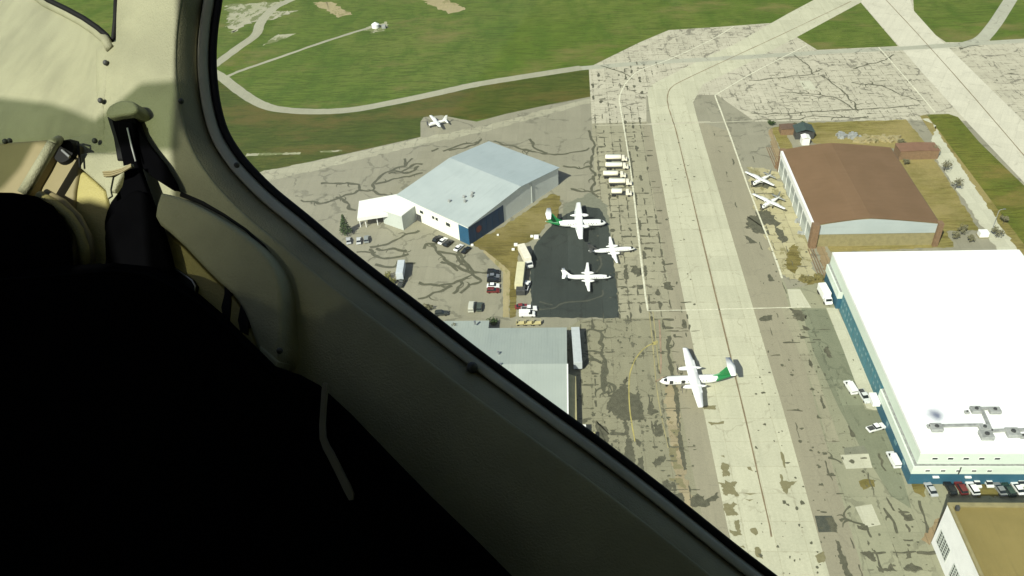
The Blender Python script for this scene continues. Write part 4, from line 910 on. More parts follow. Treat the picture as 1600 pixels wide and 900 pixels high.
CAR = dict(L=11.6, D=1.65, zc=1.75, span=15.9, wx=.30, wz=2.75, cr=2.0, ct=1.25, mid=.4, sweep=.2, dih=.02, eng=1, prop=2.6, fin_top=4.4, fx=.82, fc=1.7, fct=1.1, fsweep=1.1, stab=6.2, sz=1.95, sx=.86, sc=1.3, ssw=.25, nose=.14, tail=.5, up=.12, nwin=6, gy=1.75, stabm='grey_metal', finm='grey_metal')
airplane('turboprop_airliner', 'white high-wing turboprop with a green tail standing on the taxiway edge', 'aeroplane', (1030.5, 597), (1138, 573), DASH, 7.15, 'parked turboprop aeroplanes')
airplane('turboprop_airliner', 'white turboprop with a green tail overhanging the lawn at the top of the dark ramp', 'aeroplane', (947.5, 349), (854, 334), D2, 7.15, 'parked turboprop aeroplanes')
airplane('commuter_plane', 'slim white twin-propeller plane with a white tail alone on the dark ramp', 'aeroplane', (955.5, 432.5), (884, 428), METRO, 3.3, 'parked turboprop aeroplanes', 1.7)
airplane('commuter_plane', 'slim white twin-propeller plane with a dark tail and its nose off the ramp', 'aeroplane', (993, 388), (922, 388), METRO2, 3.3, 'parked turboprop aeroplanes', 1.7)
def by_wing(name, label, w0, w1, spec, group, flip=1):
    a, b = G(*w0, spec['wz']), G(*w1, spec['wz']); c = (a + b) / 2; d = b - a
    nd = Vector((d.y, -d.x, 0)).normalized() * flip
    S = dict(spec); S['span'] = d.length
    L = S['L']; pc = c + nd * (L * (S['wx'] - .5) + S['cr'] * .45)
    t = airplane(name, label, 'aeroplane', (800, 450), (800, 460), S, 2, group)
    t.location = (pc.x, pc.y, .06); t.rotation_euler = (0, 0, math.atan2(nd.y, nd.x)); return t
by_wing('bush_plane', 'white high-wing single-propeller plane nearer the far end of the hangar doors', (1165, 268.5), (1210, 290), CAR, 'high-wing planes by the brown hangar')
by_wing('bush_plane', 'white high-wing single-propeller plane beside the dark stain, in front of its twin', (1176.5, 303), (1227, 326.5), CAR, 'high-wing planes by the brown hangar')
LT = dict(CAR); LT.update(L=9.6, stabm='white', finm='white')
by_wing('light_plane', 'small white plane on the pad at the grass edge', (673, 180.5), (688, 198.5), LT, 'high-wing planes by the brown hangar')

# ---------------------------------------------------------------- road vehicles
paints = {}
def paint(c):
    if c not in paints:
        paints[c] = grime('car_paint', c, .04, 1, .25, 0, .5)
    return paints[c]
def wheel_mesh(r=.33, w=.24):
    bm = bmesh.new(); bmesh.ops.create_cone(bm, cap_ends=True, segments=16, radius1=r, radius2=r, depth=w, matrix=Matrix.Rotation(R(90), 4, 'X')); bevel_all(bm, .03, 1)
    me = bpy.data.meshes.new('wheel'); bm.to_mesh(me); bm.free(); me.materials.append(M['tyre']); return me
WM, WMB = wheel_mesh(), wheel_mesh(.5, .32)
def put_wheels(t, xs, y, big=False):
    for x in xs:
        for s in (-1, 1):
            w = bpy.data.objects.new('wheel', WMB if big else WM); COL.objects.link(w); w.parent = t; w.location = (x, s * y, .5 if big else .33)
PROFS = dict(
    sedan=dict(L=4.7, W=1.82, low=[(-2.35, .35), (-2.32, .85), (-1.5, .98), (1.0, .95), (2.15, .78), (2.35, .55), (2.33, .3)], cab=[(-1.75, .95), (-1.1, 1.42), (.25, 1.45), (1.1, .93)]),
    suv=dict(L=4.7, W=1.9, low=[(-2.35, .4), (-2.33, 1.05), (-2.1, 1.12), (.9, 1.1), (2.2, .95), (2.35, .6), (2.33, .35)], cab=[(-2.25, 1.1), (-1.95, 1.7), (.2, 1.74), (1.0, 1.08)]),
    pickup=dict(L=5.6, W=1.95, low=[(-2.8, .5), (-2.8, 1.1), (-.7, 1.12), (1.2, 1.1), (2.6, 1.0), (2.8, .65), (2.78, .4)], cab=[(-.75, 1.1), (-.6, 1.75), (.55, 1.78), (1.3, 1.08)]),
    van=dict(L=5.6, W=2.0, low=[(-2.8, .4), (-2.8, 1.3), (1.6, 1.3), (2.6, 1.1), (2.8, .7), (2.78, .4)], cab=[(-2.78, 1.29), (-2.72, 2.2), (1.0, 2.25), (1.75, 1.28)]))
random.seed(5)
def car(kind, label, px, heading, col, group=None, cat=None):
    """heading: pixel the front points at, or an angle in degrees"""
    P_ = PROFS[kind]; p = G(*px)
    if isinstance(heading, tuple): q = G(*heading) - p; rz = math.atan2(q.y, q.x)
    else: rz = R(heading)
    t = thing(dict(sedan='parked_car', suv='parked_car', pickup='pickup_truck', van='parked_van')[kind], label, cat or dict(sedan='car', suv='car', pickup='pickup truck', van='van')[kind], (p.x, p.y, .08), rz, group)
    W = P_['W'] / 2; c = paint(col)
    bm = bmesh.new(); lo = P_['low']
    loft(bm, [[(x, y * s, z) for x, z in lo] for y, s in ((-W, 1), (W, 1))])
    bmesh.ops.recalc_face_normals(bm, faces=list(bm.faces)); bevel_all(bm, .07, 2)
    if kind == 'pickup':
        box(bm, -2.6, -.85, -.8, .8, 1.09, 1.12)
    b = obj('body', bm, c, t)
    cab = P_['cab']; bm = bmesh.new(); wi = W - .22; wb = W - .06
    loft(bm, [[(cab[0][0], y * wb, cab[0][1]), (cab[1][0], y * wi, cab[1][1] - .06), (cab[2][0], y * wi, cab[2][1] - .06), (cab[3][0], y * wb, cab[3][1])] for y in (-1, 1)])
    bmesh.ops.recalc_face_normals(bm, faces=list(bm.faces)); obj('windows', bm, M['glass'] if kind != 'van' else M['glass'], t)
    bm = bmesh.new(); box(bm, cab[1][0] - .05, cab[2][0] + .05, -wi - .03, wi + .03, cab[1][1] - .05, cab[2][1] + .03)
    if kind == 'van': box(bm, cab[0][0] + .02, .6, -wb - .005, wb + .005, cab[0][1], cab[1][1] - .055)
    bevel_all(bm, .03, 1); obj('roof', bm, c, t)
    if kind == 'pickup': 
        bm = bmesh.new(); box(bm, -2.66, -.82, -.78, .78, 1.125, 1.14); obj('load_bed', bm, M['dark_metal'], t)
    for s in (-1, 1):
        bm = bmesh.new(); xx = lo[-2][0]; box(bm, xx - .18, xx + .02, s * (W - .35) - .18, s * (W - .35) + .18, lo[-2][1] + .05, lo[-2][1] + .22); obj('headlight', bm, M['steel'], t)
    put_wheels(t, (-P_['L'] * .3, P_['L'] * .31), W - .12)
    return t
BK, WH, SI, DG, MR, RD, GN = (.012, .013, .016), (.78, .78, .76), (.42, .43, .43), (.07, .075, .08), (.14, .02, .02), (.35, .03, .025), (.02, .045, .035)
g_a = 'cars parked beside the blue-grey hangar'
hw = math.degrees(h1.rotation_euler.z)
for k, (kind, lab, px, col) in enumerate([('suv', 'black car leftmost in the row under the white hangar wall', (684, 375.5), BK), ('sedan', 'white car between two black ones under the hangar wall', (692.5, 378.5), WH), ('suv', 'black car just right of the white car under the hangar wall', (701, 382.5), BK),
        ('sedan', 'white car on the far side of the gap in the hangar row', (717, 389), WH), ('sedan', 'black car last in the hangar row, near the navy corner', (728.5, 393), BK)]):
    car(kind, lab, px, hw + 8, col, g_a)
g_b = 'cars parked at the lawn side of the car park'
for kind, lab, px, col in [('suv', 'black car at the top of the five parked beside the footpath', (771, 427.5), BK), ('sedan', 'dark grey car second from the top beside the footpath', (771, 433.5), (.16, .17, .19)), ('suv', 'black car just above the white one beside the footpath', (771, 440), BK), ('sedan', 'white car just above the maroon one beside the footpath', (771, 448.5), WH), ('suv', 'maroon car at the bottom of the row beside the footpath', (771, 456.5), MR)]:
    car(kind, lab, px, 0, col, g_b)
car('sedan', 'silver car left of three beside the green tree', (545, 378), 105, SI, 'silver cars by the canopy'); car('sedan', 'silver car in the middle of three below the white canopy', (561, 378), 100, (.5, .51, .5), 'silver cars by the canopy'); car('suv', 'grey car right of three below the white canopy', (573, 376), 100, (.25, .27, .26), 'silver cars by the canopy')
car('pickup', 'dark pickup parked below the silver box trailer', (628, 444), 80, (.03, .04, .035))
car('van', 'pale van standing at the back edge of the grey workshop', (737, 482), 90, (.5, .5, .42)); car('suv', 'dark green car beside the pale van behind the grey workshop', (749.5, 482), 90, (.06, .075, .06))
car('suv', 'dark car half hidden by the sill behind the workshop roof', (690, 492), 5, (.04, .045, .04))
g_c = 'cars parked along the front of the white hangar'
for kind, lab, px, col in [('sedan', 'silver car apart from the others under the white hangar corner', (1453.5, 767), SI), ('suv', 'black car left of the maroon one under the white hangar', (1483, 765), BK), ('suv', 'maroon car between a black and a white car', (1500, 764.5), MR), ('suv', 'white car right of the maroon one under the white hangar', (1518, 765), WH),
        ('sedan', 'grey car left of the dark green one under the white hangar', (1561, 766.5), (.2, .21, .21)), ('suv', 'dark green car between a grey and a white car', (1574, 768), GN), ('sedan', 'white car with black windows right of the dark green car', (1589, 765), WH)]:
    car(kind, lab, px, 97, col, g_c)
for lab, px in (('white van close to the teal wall behind the white car', (1522, 753.5)), ('small white vehicle alone close to the teal wall', (1541, 753)), ('white vehicle close to the teal wall by the picture edge', (1590, 752))):
    car('sedan', lab, px, 92, (.7, .72, .68), 'white vehicles against the teal wall')
car('van', 'white van standing on the dark paving away from the teal wall', (1328, 608), 100, WH)
car('pickup', 'white and dark pickup beside the white van', (1349.5, 622), 280, (.6, .62, .6))
car('pickup', 'white pickup with a dark load nearest the pale canopy', (1368, 671), 20, WH)
car('van', 'white van near the corner of the white hangar', (1395, 721), 95, WH)
car('pickup', 'white pickup at the foot of the dark ramp', (827, 485), 5, WH); car('sedan', 'red car behind the white pickup at the ramp foot', (815, 481), 10, (.2, .03, .03)); car('van', 'small white van below the white pickup', (824, 493.5), 0, WH)
car('pickup', 'white tug truck beside the dark box on the ramp edge', (823, 449), 80, WH)
# box lorry in the car park, box truck by the teal wall
def box_truck(name, label, px, rz, L, W, H, m, cab_col, cat, cab=True, cabdir=1):
    p = G(*px); t = thing(name, label, cat, (p.x, p.y, .06), R(rz))
    bm = bmesh.new(); box(bm, -L / 2, L / 2, -W / 2, W / 2, 1.05, H); bevel_all(bm, .06, 1); obj('box_body', bm, m, t)
    bm = bmesh.new(); box(bm, -L / 2 + .1, L / 2 + (2.2 if cab else 0), -W * .3, W * .3, .6, 1.04); obj('chassis', bm, M['dark_metal'], t)
    put_wheels(t, ((-L * .36, -L * .22, L / 2 + 1.2) if cab else (-L * .38, -L * .28)), W / 2 - .2, True)
    if cab:
        bm = bmesh.new(); xx = L / 2 + .25
        loft(bm, [[(xx, y, .7), (xx, y, 2.5), (xx + 1.3, y, 2.5), (xx + 1.75, y, 1.65), (xx + 2.3, y, 1.5), (xx + 2.35, y, .7)] for y in (-W / 2 + .12, W / 2 - .12)]); bmesh.ops.recalc_face_normals(bm, faces=list(bm.faces)); bevel_all(bm, .06, 1)
        c_ = obj('cab', bm, paint(cab_col), t)
        bm = bmesh.new(); loft(bm, [[(xx + 1.34, y, 2.42), (xx + 1.40, y, 2.42), (xx + 1.80, y, 1.70), (xx + 1.74, y, 1.70)] for y in (-W / 2 + .3, W / 2 - .3)]); bmesh.ops.recalc_face_normals(bm, faces=list(bm.faces)); obj('windscreen', bm, M['glass'], c_)
    return t
box_truck('box_trailer', 'silver box trailer alone in the middle of the car park', (627.5, 430), 93, 8.2, 2.6, 4.0, grime('silver_box', (.50, .54, .56), .06, .5), SI, 'trailer', False)
box_truck('box_truck', 'white box truck parked against the teal wall corner', (1286, 463), 275, 6, 2.6, 3.6, M['white'], WH, 'truck')
box_truck('semi_trailer', 'long silver trailer beside the grey workshop', (901, 552), 92, 17.0, 2.7, 3.9, grime('silver_trailer', (.46, .49, .49), .06, .5), SI, 'trailer', False)
box_truck('lorry_trailer', 'long white trailer truck at the top left edge of the dark ramp', (820, 404), 288, 9.5, 2.7, 3.6, M['offwhite'], (.6, .6, .57), 'truck')
box_truck('cargo_trailer', 'yellowish long trailer standing below the white one', (813, 438), 268, 13.5, 2.9, 3.4, grime('cream_trailer', (.62, .585, .37), .08, .5), (.5, .5, .4), 'trailer', False)
p = G(814, 457); t = thing('generator_box', 'black square box trailer at the foot of the yellowish one', 'trailer', (p.x, p.y, .06)); bm = bmesh.new(); box(bm, -1.6, 1.6, -2.2, 2.2, .4, 2.4); bevel_all(bm, .1, 1); obj('housing', bm, M['dark_metal'], t); put_wheels(t, (0,), 1.3)
random.seed(9)
for i, (u, v, s, lab) in enumerate(((838, 372.5, .95, 'white tank near the lawn corner of the dark ramp'), (831, 370.5, .55, 'little white drum beside the white tank'), (806, 384, .7, 'white crate on the lawn edge above the long white trailer'), (802, 391, .55, 'small pale crate on the lawn below the white crate'), (738, 384, .5, 'white post box at the foot of the navy corner'), (778, 368, .4, 'small white box under the navy door'))):
    p = G(u, v); bm = bmesh.new(); box(bm, -s, s, -s * .8, s * .8, 0, s * 1.3); bevel_all(bm, s * .18, 2); o = obj('ramp_crate' if i > 1 else 'ramp_tank', bm, M['white_shed']); o.location = (p.x, p.y, .06); tag(o, lab, 'box')
# baggage carts at the lower edge of the ramp, ground clutter beside the hedge line
def flatbed(label, px, rz):
    p = G(*px); t = thing('baggage_cart', label, 'cart', (p.x, p.y, .06), R(rz), 'carts below the dark ramp')
    bm = bmesh.new(); box(bm, -1.6, 1.6, -.8, .8, .55, .72)
    for x in (-1.55, 1.45): box(bm, x, x + .1, -.8, .8, .725, 1.7)
    obj('bed', bm, M['cream'], t); put_wheels(t, (-1, 1), .7); return t
for u, lab in ((814, "cream baggage cart below the dark ramp, nearest the lawn"), (826, "middle one of the three cream baggage carts"), (838, "cream baggage cart farthest from the lawn strip")): flatbed(lab, (u, 507), 4)
# tank trucks
def tanker(label, px, L, cabgap):
    p = G(*px); t = thing('tank_truck', label, 'tank truck', (p.x, p.y, .06), R(-3), 'tank trucks parked in a row')
    bm = bmesh.new(); rings = []
    for x, s in ((-L / 2, .82), (-L / 2 + .25, 1), (L / 2 - .25, 1), (L / 2, .82)):
        rings.append([(x, math.cos(a) * 1.25 * s, 2.15 + math.sin(a) * 1.0 * s) for a in [2 * math.pi * k / 18 for k in range(18)]])
    loft(bm, rings); bmesh.ops.recalc_face_normals(bm, faces=list(bm.faces)); tk = obj('tank', bm, M['offwhite'], t, True)
    bm = bmesh.new(); box(bm, -L * .4, L * .4, -.3, .3, 3.13, 3.2); obj('walkway', bm, M['wall_grey'], tk)
    bm = bmesh.new(); box(bm, -L / 2 + .1, L / 2 + cabgap + 2.2, -.5, .5, .6, 1.14); obj('chassis', bm, M['dark_metal'], t)
    xx = L / 2 + cabgap; bm = bmesh.new()
    loft(bm, [[(xx, y, .7), (xx, y, 2.55), (xx + 1.2, y, 2.55), (xx + 1.55, y, 1.7), (xx + 2.4, y, 1.55), (xx + 2.45, y, .7)] for y in (-1.1, 1.1)]); bmesh.ops.recalc_face_normals(bm, faces=list(bm.faces)); bevel_all(bm, .08, 1); c_ = obj('cab', bm, M['offwhite'], t)
    bm = bmesh.new(); loft(bm, [[(xx + 1.24, y, 2.48), (xx + 1.30, y, 2.48), (xx + 1.60, y, 1.75), (xx + 1.54, y, 1.75)] for y in (-.95, .95)]); bmesh.ops.recalc_face_normals(bm, faces=list(bm.faces)); obj('windscreen', bm, M['glass'], c_)
    put_wheels(t, (-L * .36, -L * .2, xx + 1.3), 1.05, True); return t
for lab, px, L, g_ in (('cream tank truck at the top of the row of five', (958, 252), 7.0, .2), ('cream tank truck second from the top of the row', (959, 264), 7.3, .2), ('cream tank truck in the middle, with a gap before its cab', (954, 277.5), 6.3, .9), ('cream tank truck fourth from the top of the row', (964, 289.5), 7.0, .2), ('short cream tank truck at the bottom of the row', (963.5, 305.5), 4.4, 1.5)):
    tanker(lab, px, L, g_)
# white fuel box and lamp pole behind the old hangar
p = G(1535, 369); t = thing('utility_cabinet', 'white utility cabinet beside the road behind the white hangar', 'cabinet', (p.x, p.y, .04)); bm = bmesh.new(); box(bm, -1.6, 1.6, -1.3, 1.3, .2, 2.2); bevel_all(bm, .08, 1); obj('housing', bm, M['white'], t); wbox('plinth', M['stone'], t, -1.8, 1.8, -1.5, 1.5, 0, .195)
p = G(1549, 362); t = thing('lamp_post', 'thin grey lamp post beside the white utility cabinet', 'lamp post', (p.x, p.y, .02)); bm = bmesh.new(); tube(bm, [(0, 0, 0), (0, 0, 9), (.4, 0, 9.6), (1.6, 0, 9.9)], .11, 8, .07); obj('pole', bm, M['grey_metal'], t); bm = bmesh.new(); box(bm, 1.3, 2.2, -.18, .18, 9.8, 9.97); obj('lamp_head', bm, M['steel'], t)

# ---------------------------------------------------------------- trees and shrubs
def leaf_cloud(bm, c, rad, n, s, rng):
    for k in range(n):
        while True:
            v = Vector((rng.uniform(-1, 1), rng.uniform(-1, 1), rng.uniform(-1, 1)))
            if .25 < v.length < 1: break
        p = Vector((c[0] + v.x * rad[0], c[1] + v.y * rad[1], c[2] + v.z * rad[2])); q = rng.uniform(.6, 1.3) * s
        a = Vector((rng.uniform(-1, 1), rng.uniform(-1, 1), rng.uniform(-1, 1))).normalized(); b = a.orthogonal().normalized()
        bm.faces.new([bm.verts.new(p + a * q), bm.verts.new(p + b * q * .6), bm.verts.new(p - a * q), bm.verts.new(p - b * q * .6)])
def tree(name, label, px, h, r, m, cat='tree', group=None, seed=0, bare=.0, shape='round'):
    rng = random.Random(seed); p = G(*px); t = thing(name, label, cat, (p.x, p.y, .02), 0, group)
    bm = bmesh.new(); tube(bm, [(0, 0, 0), (.05 * h * .3, 0, h * .35), (0, .03 * h, h * .8)], h * .028, 7, h * .008)
    for k in range(7):
        a = rng.random() * 6.28; z = h * rng.uniform(.25, .7); q = r * rng.uniform(.5, .95)
        tube(bm, [(0, 0, z), (math.cos(a) * q * .5, math.sin(a) * q * .5, z + h * .1), (math.cos(a) * q, math.sin(a) * q, z + h * .2)], h * .012, 5, h * .003)
    obj('trunk', bm, M['bark'], t)
    bm = bmesh.new()
    if shape == 'cone':
        for k in range(9):
            f = k / 8; rr = r * (1 - f * .85); leaf_cloud(bm, (0, 0, h * (.15 + .8 * f)), (rr, rr, h * .09), int(120 * (1 - f * .7)), .35, rng)
    else:
        for k in range(11):
            a = rng.random() * 6.28; q = r * rng.uniform(.1, .75); rr = r * rng.uniform(.28, .5)
            leaf_cloud(bm, (math.cos(a) * q, math.sin(a) * q, h * rng.uniform(.45, .85)), (rr, rr, rr * .7), int(90 * (1 - bare)), .3, rng)
    obj('crown', bm, m, t); return t
tree('conifer_tree', 'dark green tree at the corner of the white canopy', (541, 366), 9, 2.8, M['leaf'], seed=1, shape='cone')
def bush(name, label, px, h, r, m, group, seed):
    rng = random.Random(seed); p = G(*px); t = thing(name, label, 'shrub', (p.x, p.y, .02), 0, group)
    bm = bmesh.new()
    for k in range(5): a = rng.random() * 6.28; tube(bm, [(0, 0, 0), (math.cos(a) * r * .6, math.sin(a) * r * .6, h * .8)], .05, 5, .02)
    obj('stem', bm, M['bark'], t)
    bm = bmesh.new()
    for k in range(7):
        a = rng.random() * 6.28; q = r * rng.uniform(0, .7); leaf_cloud(bm, (math.cos(a) * q, math.sin(a) * q, h * rng.uniform(.35, .75)), (r * .45, r * .45, h * .3), 45, .26, rng)
    obj('foliage', bm, m, t); return t
gs = 'shrubs along the edge of the car park'
bush('garden_shrub', 'yellowish shrub at the sill below the silver box trailer', (606, 437), 2.6, 2.6, M['leaf_y'], gs, 2); bush('garden_shrub', 'yellow-green shrub next to the dark pickup', (614, 445), 2.4, 2.2, M['leaf_y'], gs, 3)
bush('garden_shrub', 'low olive shrub at the sill above the workshop roof', (669, 484), 2.2, 2.0, M['leaf_b'], gs, 4); bush('garden_shrub', 'dark shrub at the end of the workshop annexe', (772, 508), 2.2, 2.6, M['leaf'], gs, 5)
bush('garden_shrub', 'olive shrub hard against the left workshop roof edge', (712, 524), 6.6, 2.2, M['leaf_b'], gs, 6)
gt = 'thin scrub trees behind the white hangar'
for i, (u, v, h, lab) in enumerate(((1492, 374, 4.5, 'bare scrub tree nearest the back of the white hangar'), (1503, 366, 5.5, 'bare scrub tree close to the brick pier'), (1515, 379, 4, 'low scrub tree between the lawn and the white roof'), (1556, 372, 6, 'thin scrub tree beside the lamp post'), (1567, 350, 5, 'scrub tree at the road edge past the lamp post'))):
    h *= .75; tree('scrub_tree', lab, (u, v), h, h * .5, M['leaf_b'], 'tree', gt, 20 + i, .72)
for i, (u, v, h, lab) in enumerate(((1457, 243, 7, 'bare grey tree beside the brown outbuilding'), (1475, 268, 7.5, 'bare tree at the road past the brown outbuilding'), (1492, 296, 8, 'tallest bare tree along the road behind the brown hangar'), (1408, 228, 5, 'small bare tree at the far corner of the brown roof'), (1414, 258, 4, 'dark low tree against the right eave of the brown roof'))):
    h *= .7; tree('bare_tree', lab, (u, v), h, h * .55, M['leaf_b'], 'tree', 'bare trees behind the brown hangar', 40 + i, .75)
for i, (u, v, lab) in enumerate(((1204, 196, 'dark bush at the corner of the rusty rails'), (1253, 198, 'dark green bush behind the dark shed'), (1241, 199, 'small bush between the two sheds'))):
    bush('dark_bush', lab, (u, v), 2.4, 2.0, M['leaf'], 'bushes behind the brown hangar', 60 + i)

# ---------------------------------------------------------------- the cabin we look out of (the side wall is a plane 0.84 m from the eye)
def ray(u, v): return RX * ((u - 800) / FPX) + DY * ((v - 450) / FPX) + FZ
def _wp0(u, v): return ray(u, v) / (1.0 + .00029 * ((u - 390) * .78 + (v - 250) * .626))
_a, _b, _c = _wp0(390, 250), _wp0(1200, 900), _wp0(0, 0)
CT = (_a - _b).normalized()                       # forward along the sill
CN = (_b - _a).cross(_c - _a).normalized()
if CN.dot(-_a) < 0: CN = -CN                      # inboard, towards the eye
CS = CN.cross(CT)                                 # down the wall
EYE = -_a.dot(CN)                                 # the eye's distance from the wall
def Wp(u, v, off=0.0):
    """point at a distance off inboard of the wall, local to the eye"""
    r = ray(u, v); return r * ((off - EYE) / r.dot(CN))
def ts(p): return p.dot(CT), p.dot(CS)
def loc(t, s, n): return CT * t + CS * s + CN * (n - EYE)
M['trim'] = grime('cream_cabin_trim', (.31, .305, .195), .13, 9, .6, grain=420)
M['trim_olive'] = grime('olive_cabin_panel', (.38, .33, .12), .12, 9, .6, grain=420)
M['trim_tan'] = grime('tan_cabin_panel', (.24, .20, .10), .08, 9, .65)
M['flange'] = grime('painted_frame', (.235, .22, .13), .14, 14, .55, grain=500)
M['channel'] = grime('grey_channel', (.42, .415, .33), .10, 14, .45)
M['rubber'] = NB('black_rubber').done((.008, .008, .008), .7, 0, .2)
M['fabric'] = grime('black_seat_fabric', (.0022, .0022, .0026), .15, 20, 1, 0, .0)
M['web'] = grime('black_webbing', (.0015, .0015, .002), .1, 60, .9, 0, .02)
M['lining'] = grime('cabin_lining', (.58, .56, .46), .1, 4, .8)
n_ = NB('window_acrylic'); tb = n_.new('ShaderNodeBsdfTransparent'); tb.inputs[0].default_value = (.97, .98, .965, 1)
gl = n_.new('ShaderNodeBsdfGlossy'); gl.inputs['Roughness'].default_value = .05; mx = n_.new('ShaderNodeMixShader'); mx.inputs[0].default_value = .03
n_.lk(tb.outputs[0], mx.inputs[1]); n_.lk(gl.outputs[0], mx.inputs[2]); n_.lk(mx.outputs[0], n_.t.nodes['Material Output'].inputs['Surface']); M['acrylic'] = n_.m

cabin = thing('aircraft_cabin', 'cream cabin side wall of the small aircraft, with the big sloping window', 'aircraft cabin', CAMP)
WIN = smooth_line([Vector((u, v, 0)) for u, v in ((352, -130), (350, -60), (346, 0), (340, 40), (337, 80), (338, 120), (344, 165), (356, 205), (376, 238), (400, 266), (432, 297), (480, 336), (540, 386), (600, 433), (650, 471), (700, 510), (760, 556), (850, 622), (950, 695), (1050, 772), (1150, 852), (1215, 902), (1290, 962), (1400, 1050))], 5)
WNR = []
for i in range(len(WIN)):
    t_ = (WIN[min(i + 1, len(WIN) - 1)] - WIN[max(i - 1, 0)]); WNR.append(Vector((-t_.y, t_.x, 0)).normalized())
def strip(name, prof, m, parent=None, smooth=True, cap=None, wob=0):
    bm = bmesh.new(); rows = []
    for i, (p, q) in enumerate(zip(WIN, WNR)):
        row = []
        for d, off in prof:
            if cap is not None: d = min(d, cap(p))
            e = p + q * d
            if wob: off += wob * mnoise.noise(Vector((e.x * .02, e.y * .02, 3)))
            row.append(Wp(e.x, e.y, off))
        rows.append(row)
    loft(bm, rows, close=False)
    o = obj(name, bm, m, parent or cabin, smooth); return o
strip('window_seal', [(-2, -.03), (-2, -.004), (1, -.001), (7, .000), (10, -.003), (10.5, -.02)], M['rubber'], wob=.001)
strip('window_channel', [(10, -.012), (11, -.001), (14, .003), (24, .009), (27.5, .009), (28.5, -.006)], M['channel'])
strip('frame_flange', [(28, -.006), (30.5, .006), (34, .010), (46, .022), (56, .031), (60.5, .034)], M['flange'])
def wcap(p): return 1e9 if p.y > 172 else max(p.x - (181 if p.y < 75 else 150), 64)
wall_ = strip('side_wall', [(60, .030), (61, .0345), (63, .0365), (67, .037), (80, .037), (110, .036), (140, .033), (180, .028), (240, .024), (330, .020), (480, .016), (760, .015)], M['trim'], cap=wcap)
# the acrylic pane fills the whole opening (beyond the picture too)
bm = bmesh.new(); pane = [(p.x - 1, p.y) for p in WIN] + [(1800, 1200), (1900, -160)]
vs_ = [bm.verts.new(Wp(u, v, -.004)) for u, v in pane]; bm.faces.new(vs_); bmesh.ops.triangulate(bm, faces=list(bm.faces)); obj('window_pane', bm, M['acrylic'], cabin)

def slab(name, pix, o0, o1, m, parent=None, bev=.004, seg=3, smooth=True, sub=0, flare=False):
    """a panel with the traced outline, real thickness o0..o1 off the wall and rounded edges"""
    P = [Vector((u, v, 0)) for u, v in pix]
    if sub: P = smooth_line(P + [P[0]], sub)[:-1]
    bm = bmesh.new()
    top = [bm.verts.new(Wp(p.x, p.y, o1)) for p in P]; 
    bot = [bm.verts.new(v.co - CN * (o1 - o0)) for v in top] if not flare else [bm.verts.new(Wp(p.x, p.y, o0)) for p in P]
    ft = bm.faces.new(top); bm.faces.new(list(reversed(bot)))
    for i in range(len(P)): bm.faces.new((bot[i], bot[(i + 1) % len(P)], top[(i + 1) % len(P)], top[i]))
    bmesh.ops.recalc_face_normals(bm, faces=list(bm.faces))
    if bev:
        eds = [e for e in bm.edges if e.verts[0] in top and e.verts[1] in top]
        try: bmesh.ops.bevel(bm, geom=eds, offset=bev, segments=seg, profile=.55, affect='EDGES', clamp_overlap=True)
        except Exception: pass
    bmesh.ops.triangulate(bm, faces=[f for f in bm.faces if len(f.verts) > 4])
    o = obj(name, bm, m, parent or cabin, smooth)
    if smooth:
        for e in o.data.edges: pass
        o.data.set_sharp_from_angle(angle=R(40))
    return o
def rod(name, pix, off, r, m, parent=None, n=10, r2=None):
    bm = bmesh.new(); pts = [Wp(p[0], p[1], off if not isinstance(off, (list, tuple)) else off[i]) for i, p in enumerate(pix)]
    tube(bm, pts, r, n, r2); return obj(name, bm, m, parent or cabin, True)
def screw(u, v, off, parent=None, r=.0035):
    bm = bmesh.new(); bmesh.ops.create_uvsphere(bm, u_segments=10, v_segments=6, radius=r, matrix=Matrix.Translation(Wp(u, v, off))); return obj('screw', bm, M['dark_metal'], parent or cabin, True)
# windscreen surround, upper left
sill_edge = [(40, -26), (75, 0), (104, 14), (130, 28), (152, 43), (167, 56), (175, 68)]
slab('windscreen_surround', [(-120, -60), (20, -45)] + sill_edge + [(176, 90), (172, 130), (166, 165), (166, 225), (-120, 232)], -.005, .030, M['trim'], bev=.012)
def turn_away(o):                                # the cowl under the windscreen turns away forwards
    for v_ in o.data.vertices:
        a_ = max(0.0, v_.co.dot(CT) - Wp(172, 70, .03).dot(CT)); v_.co *= 1 + 1.9 * a_ + 2.2 * a_ * a_
turn_away(bpy.data.objects['windscreen_surround'])
rod('windscreen_bead', [(20, -40)] + [(u - 3, v + 5) for u, v in sill_edge[:-1]] + [(172, 76)], .031, .006, M['trim'])
turn_away(bpy.data.objects['windscreen_bead'])
rod('windscreen_seal', sill_edge + [(178, 60), (181, 30), (183, -40)], .012, .0035, M['rubber'])
slab('pillar_edge', [(181, -60), (179, 20), (176, 75), (170, 130), (166, 170), (180, 180), (205, 150), (215, 60), (220, -60)], 0, .026, M['trim'], bev=.012)
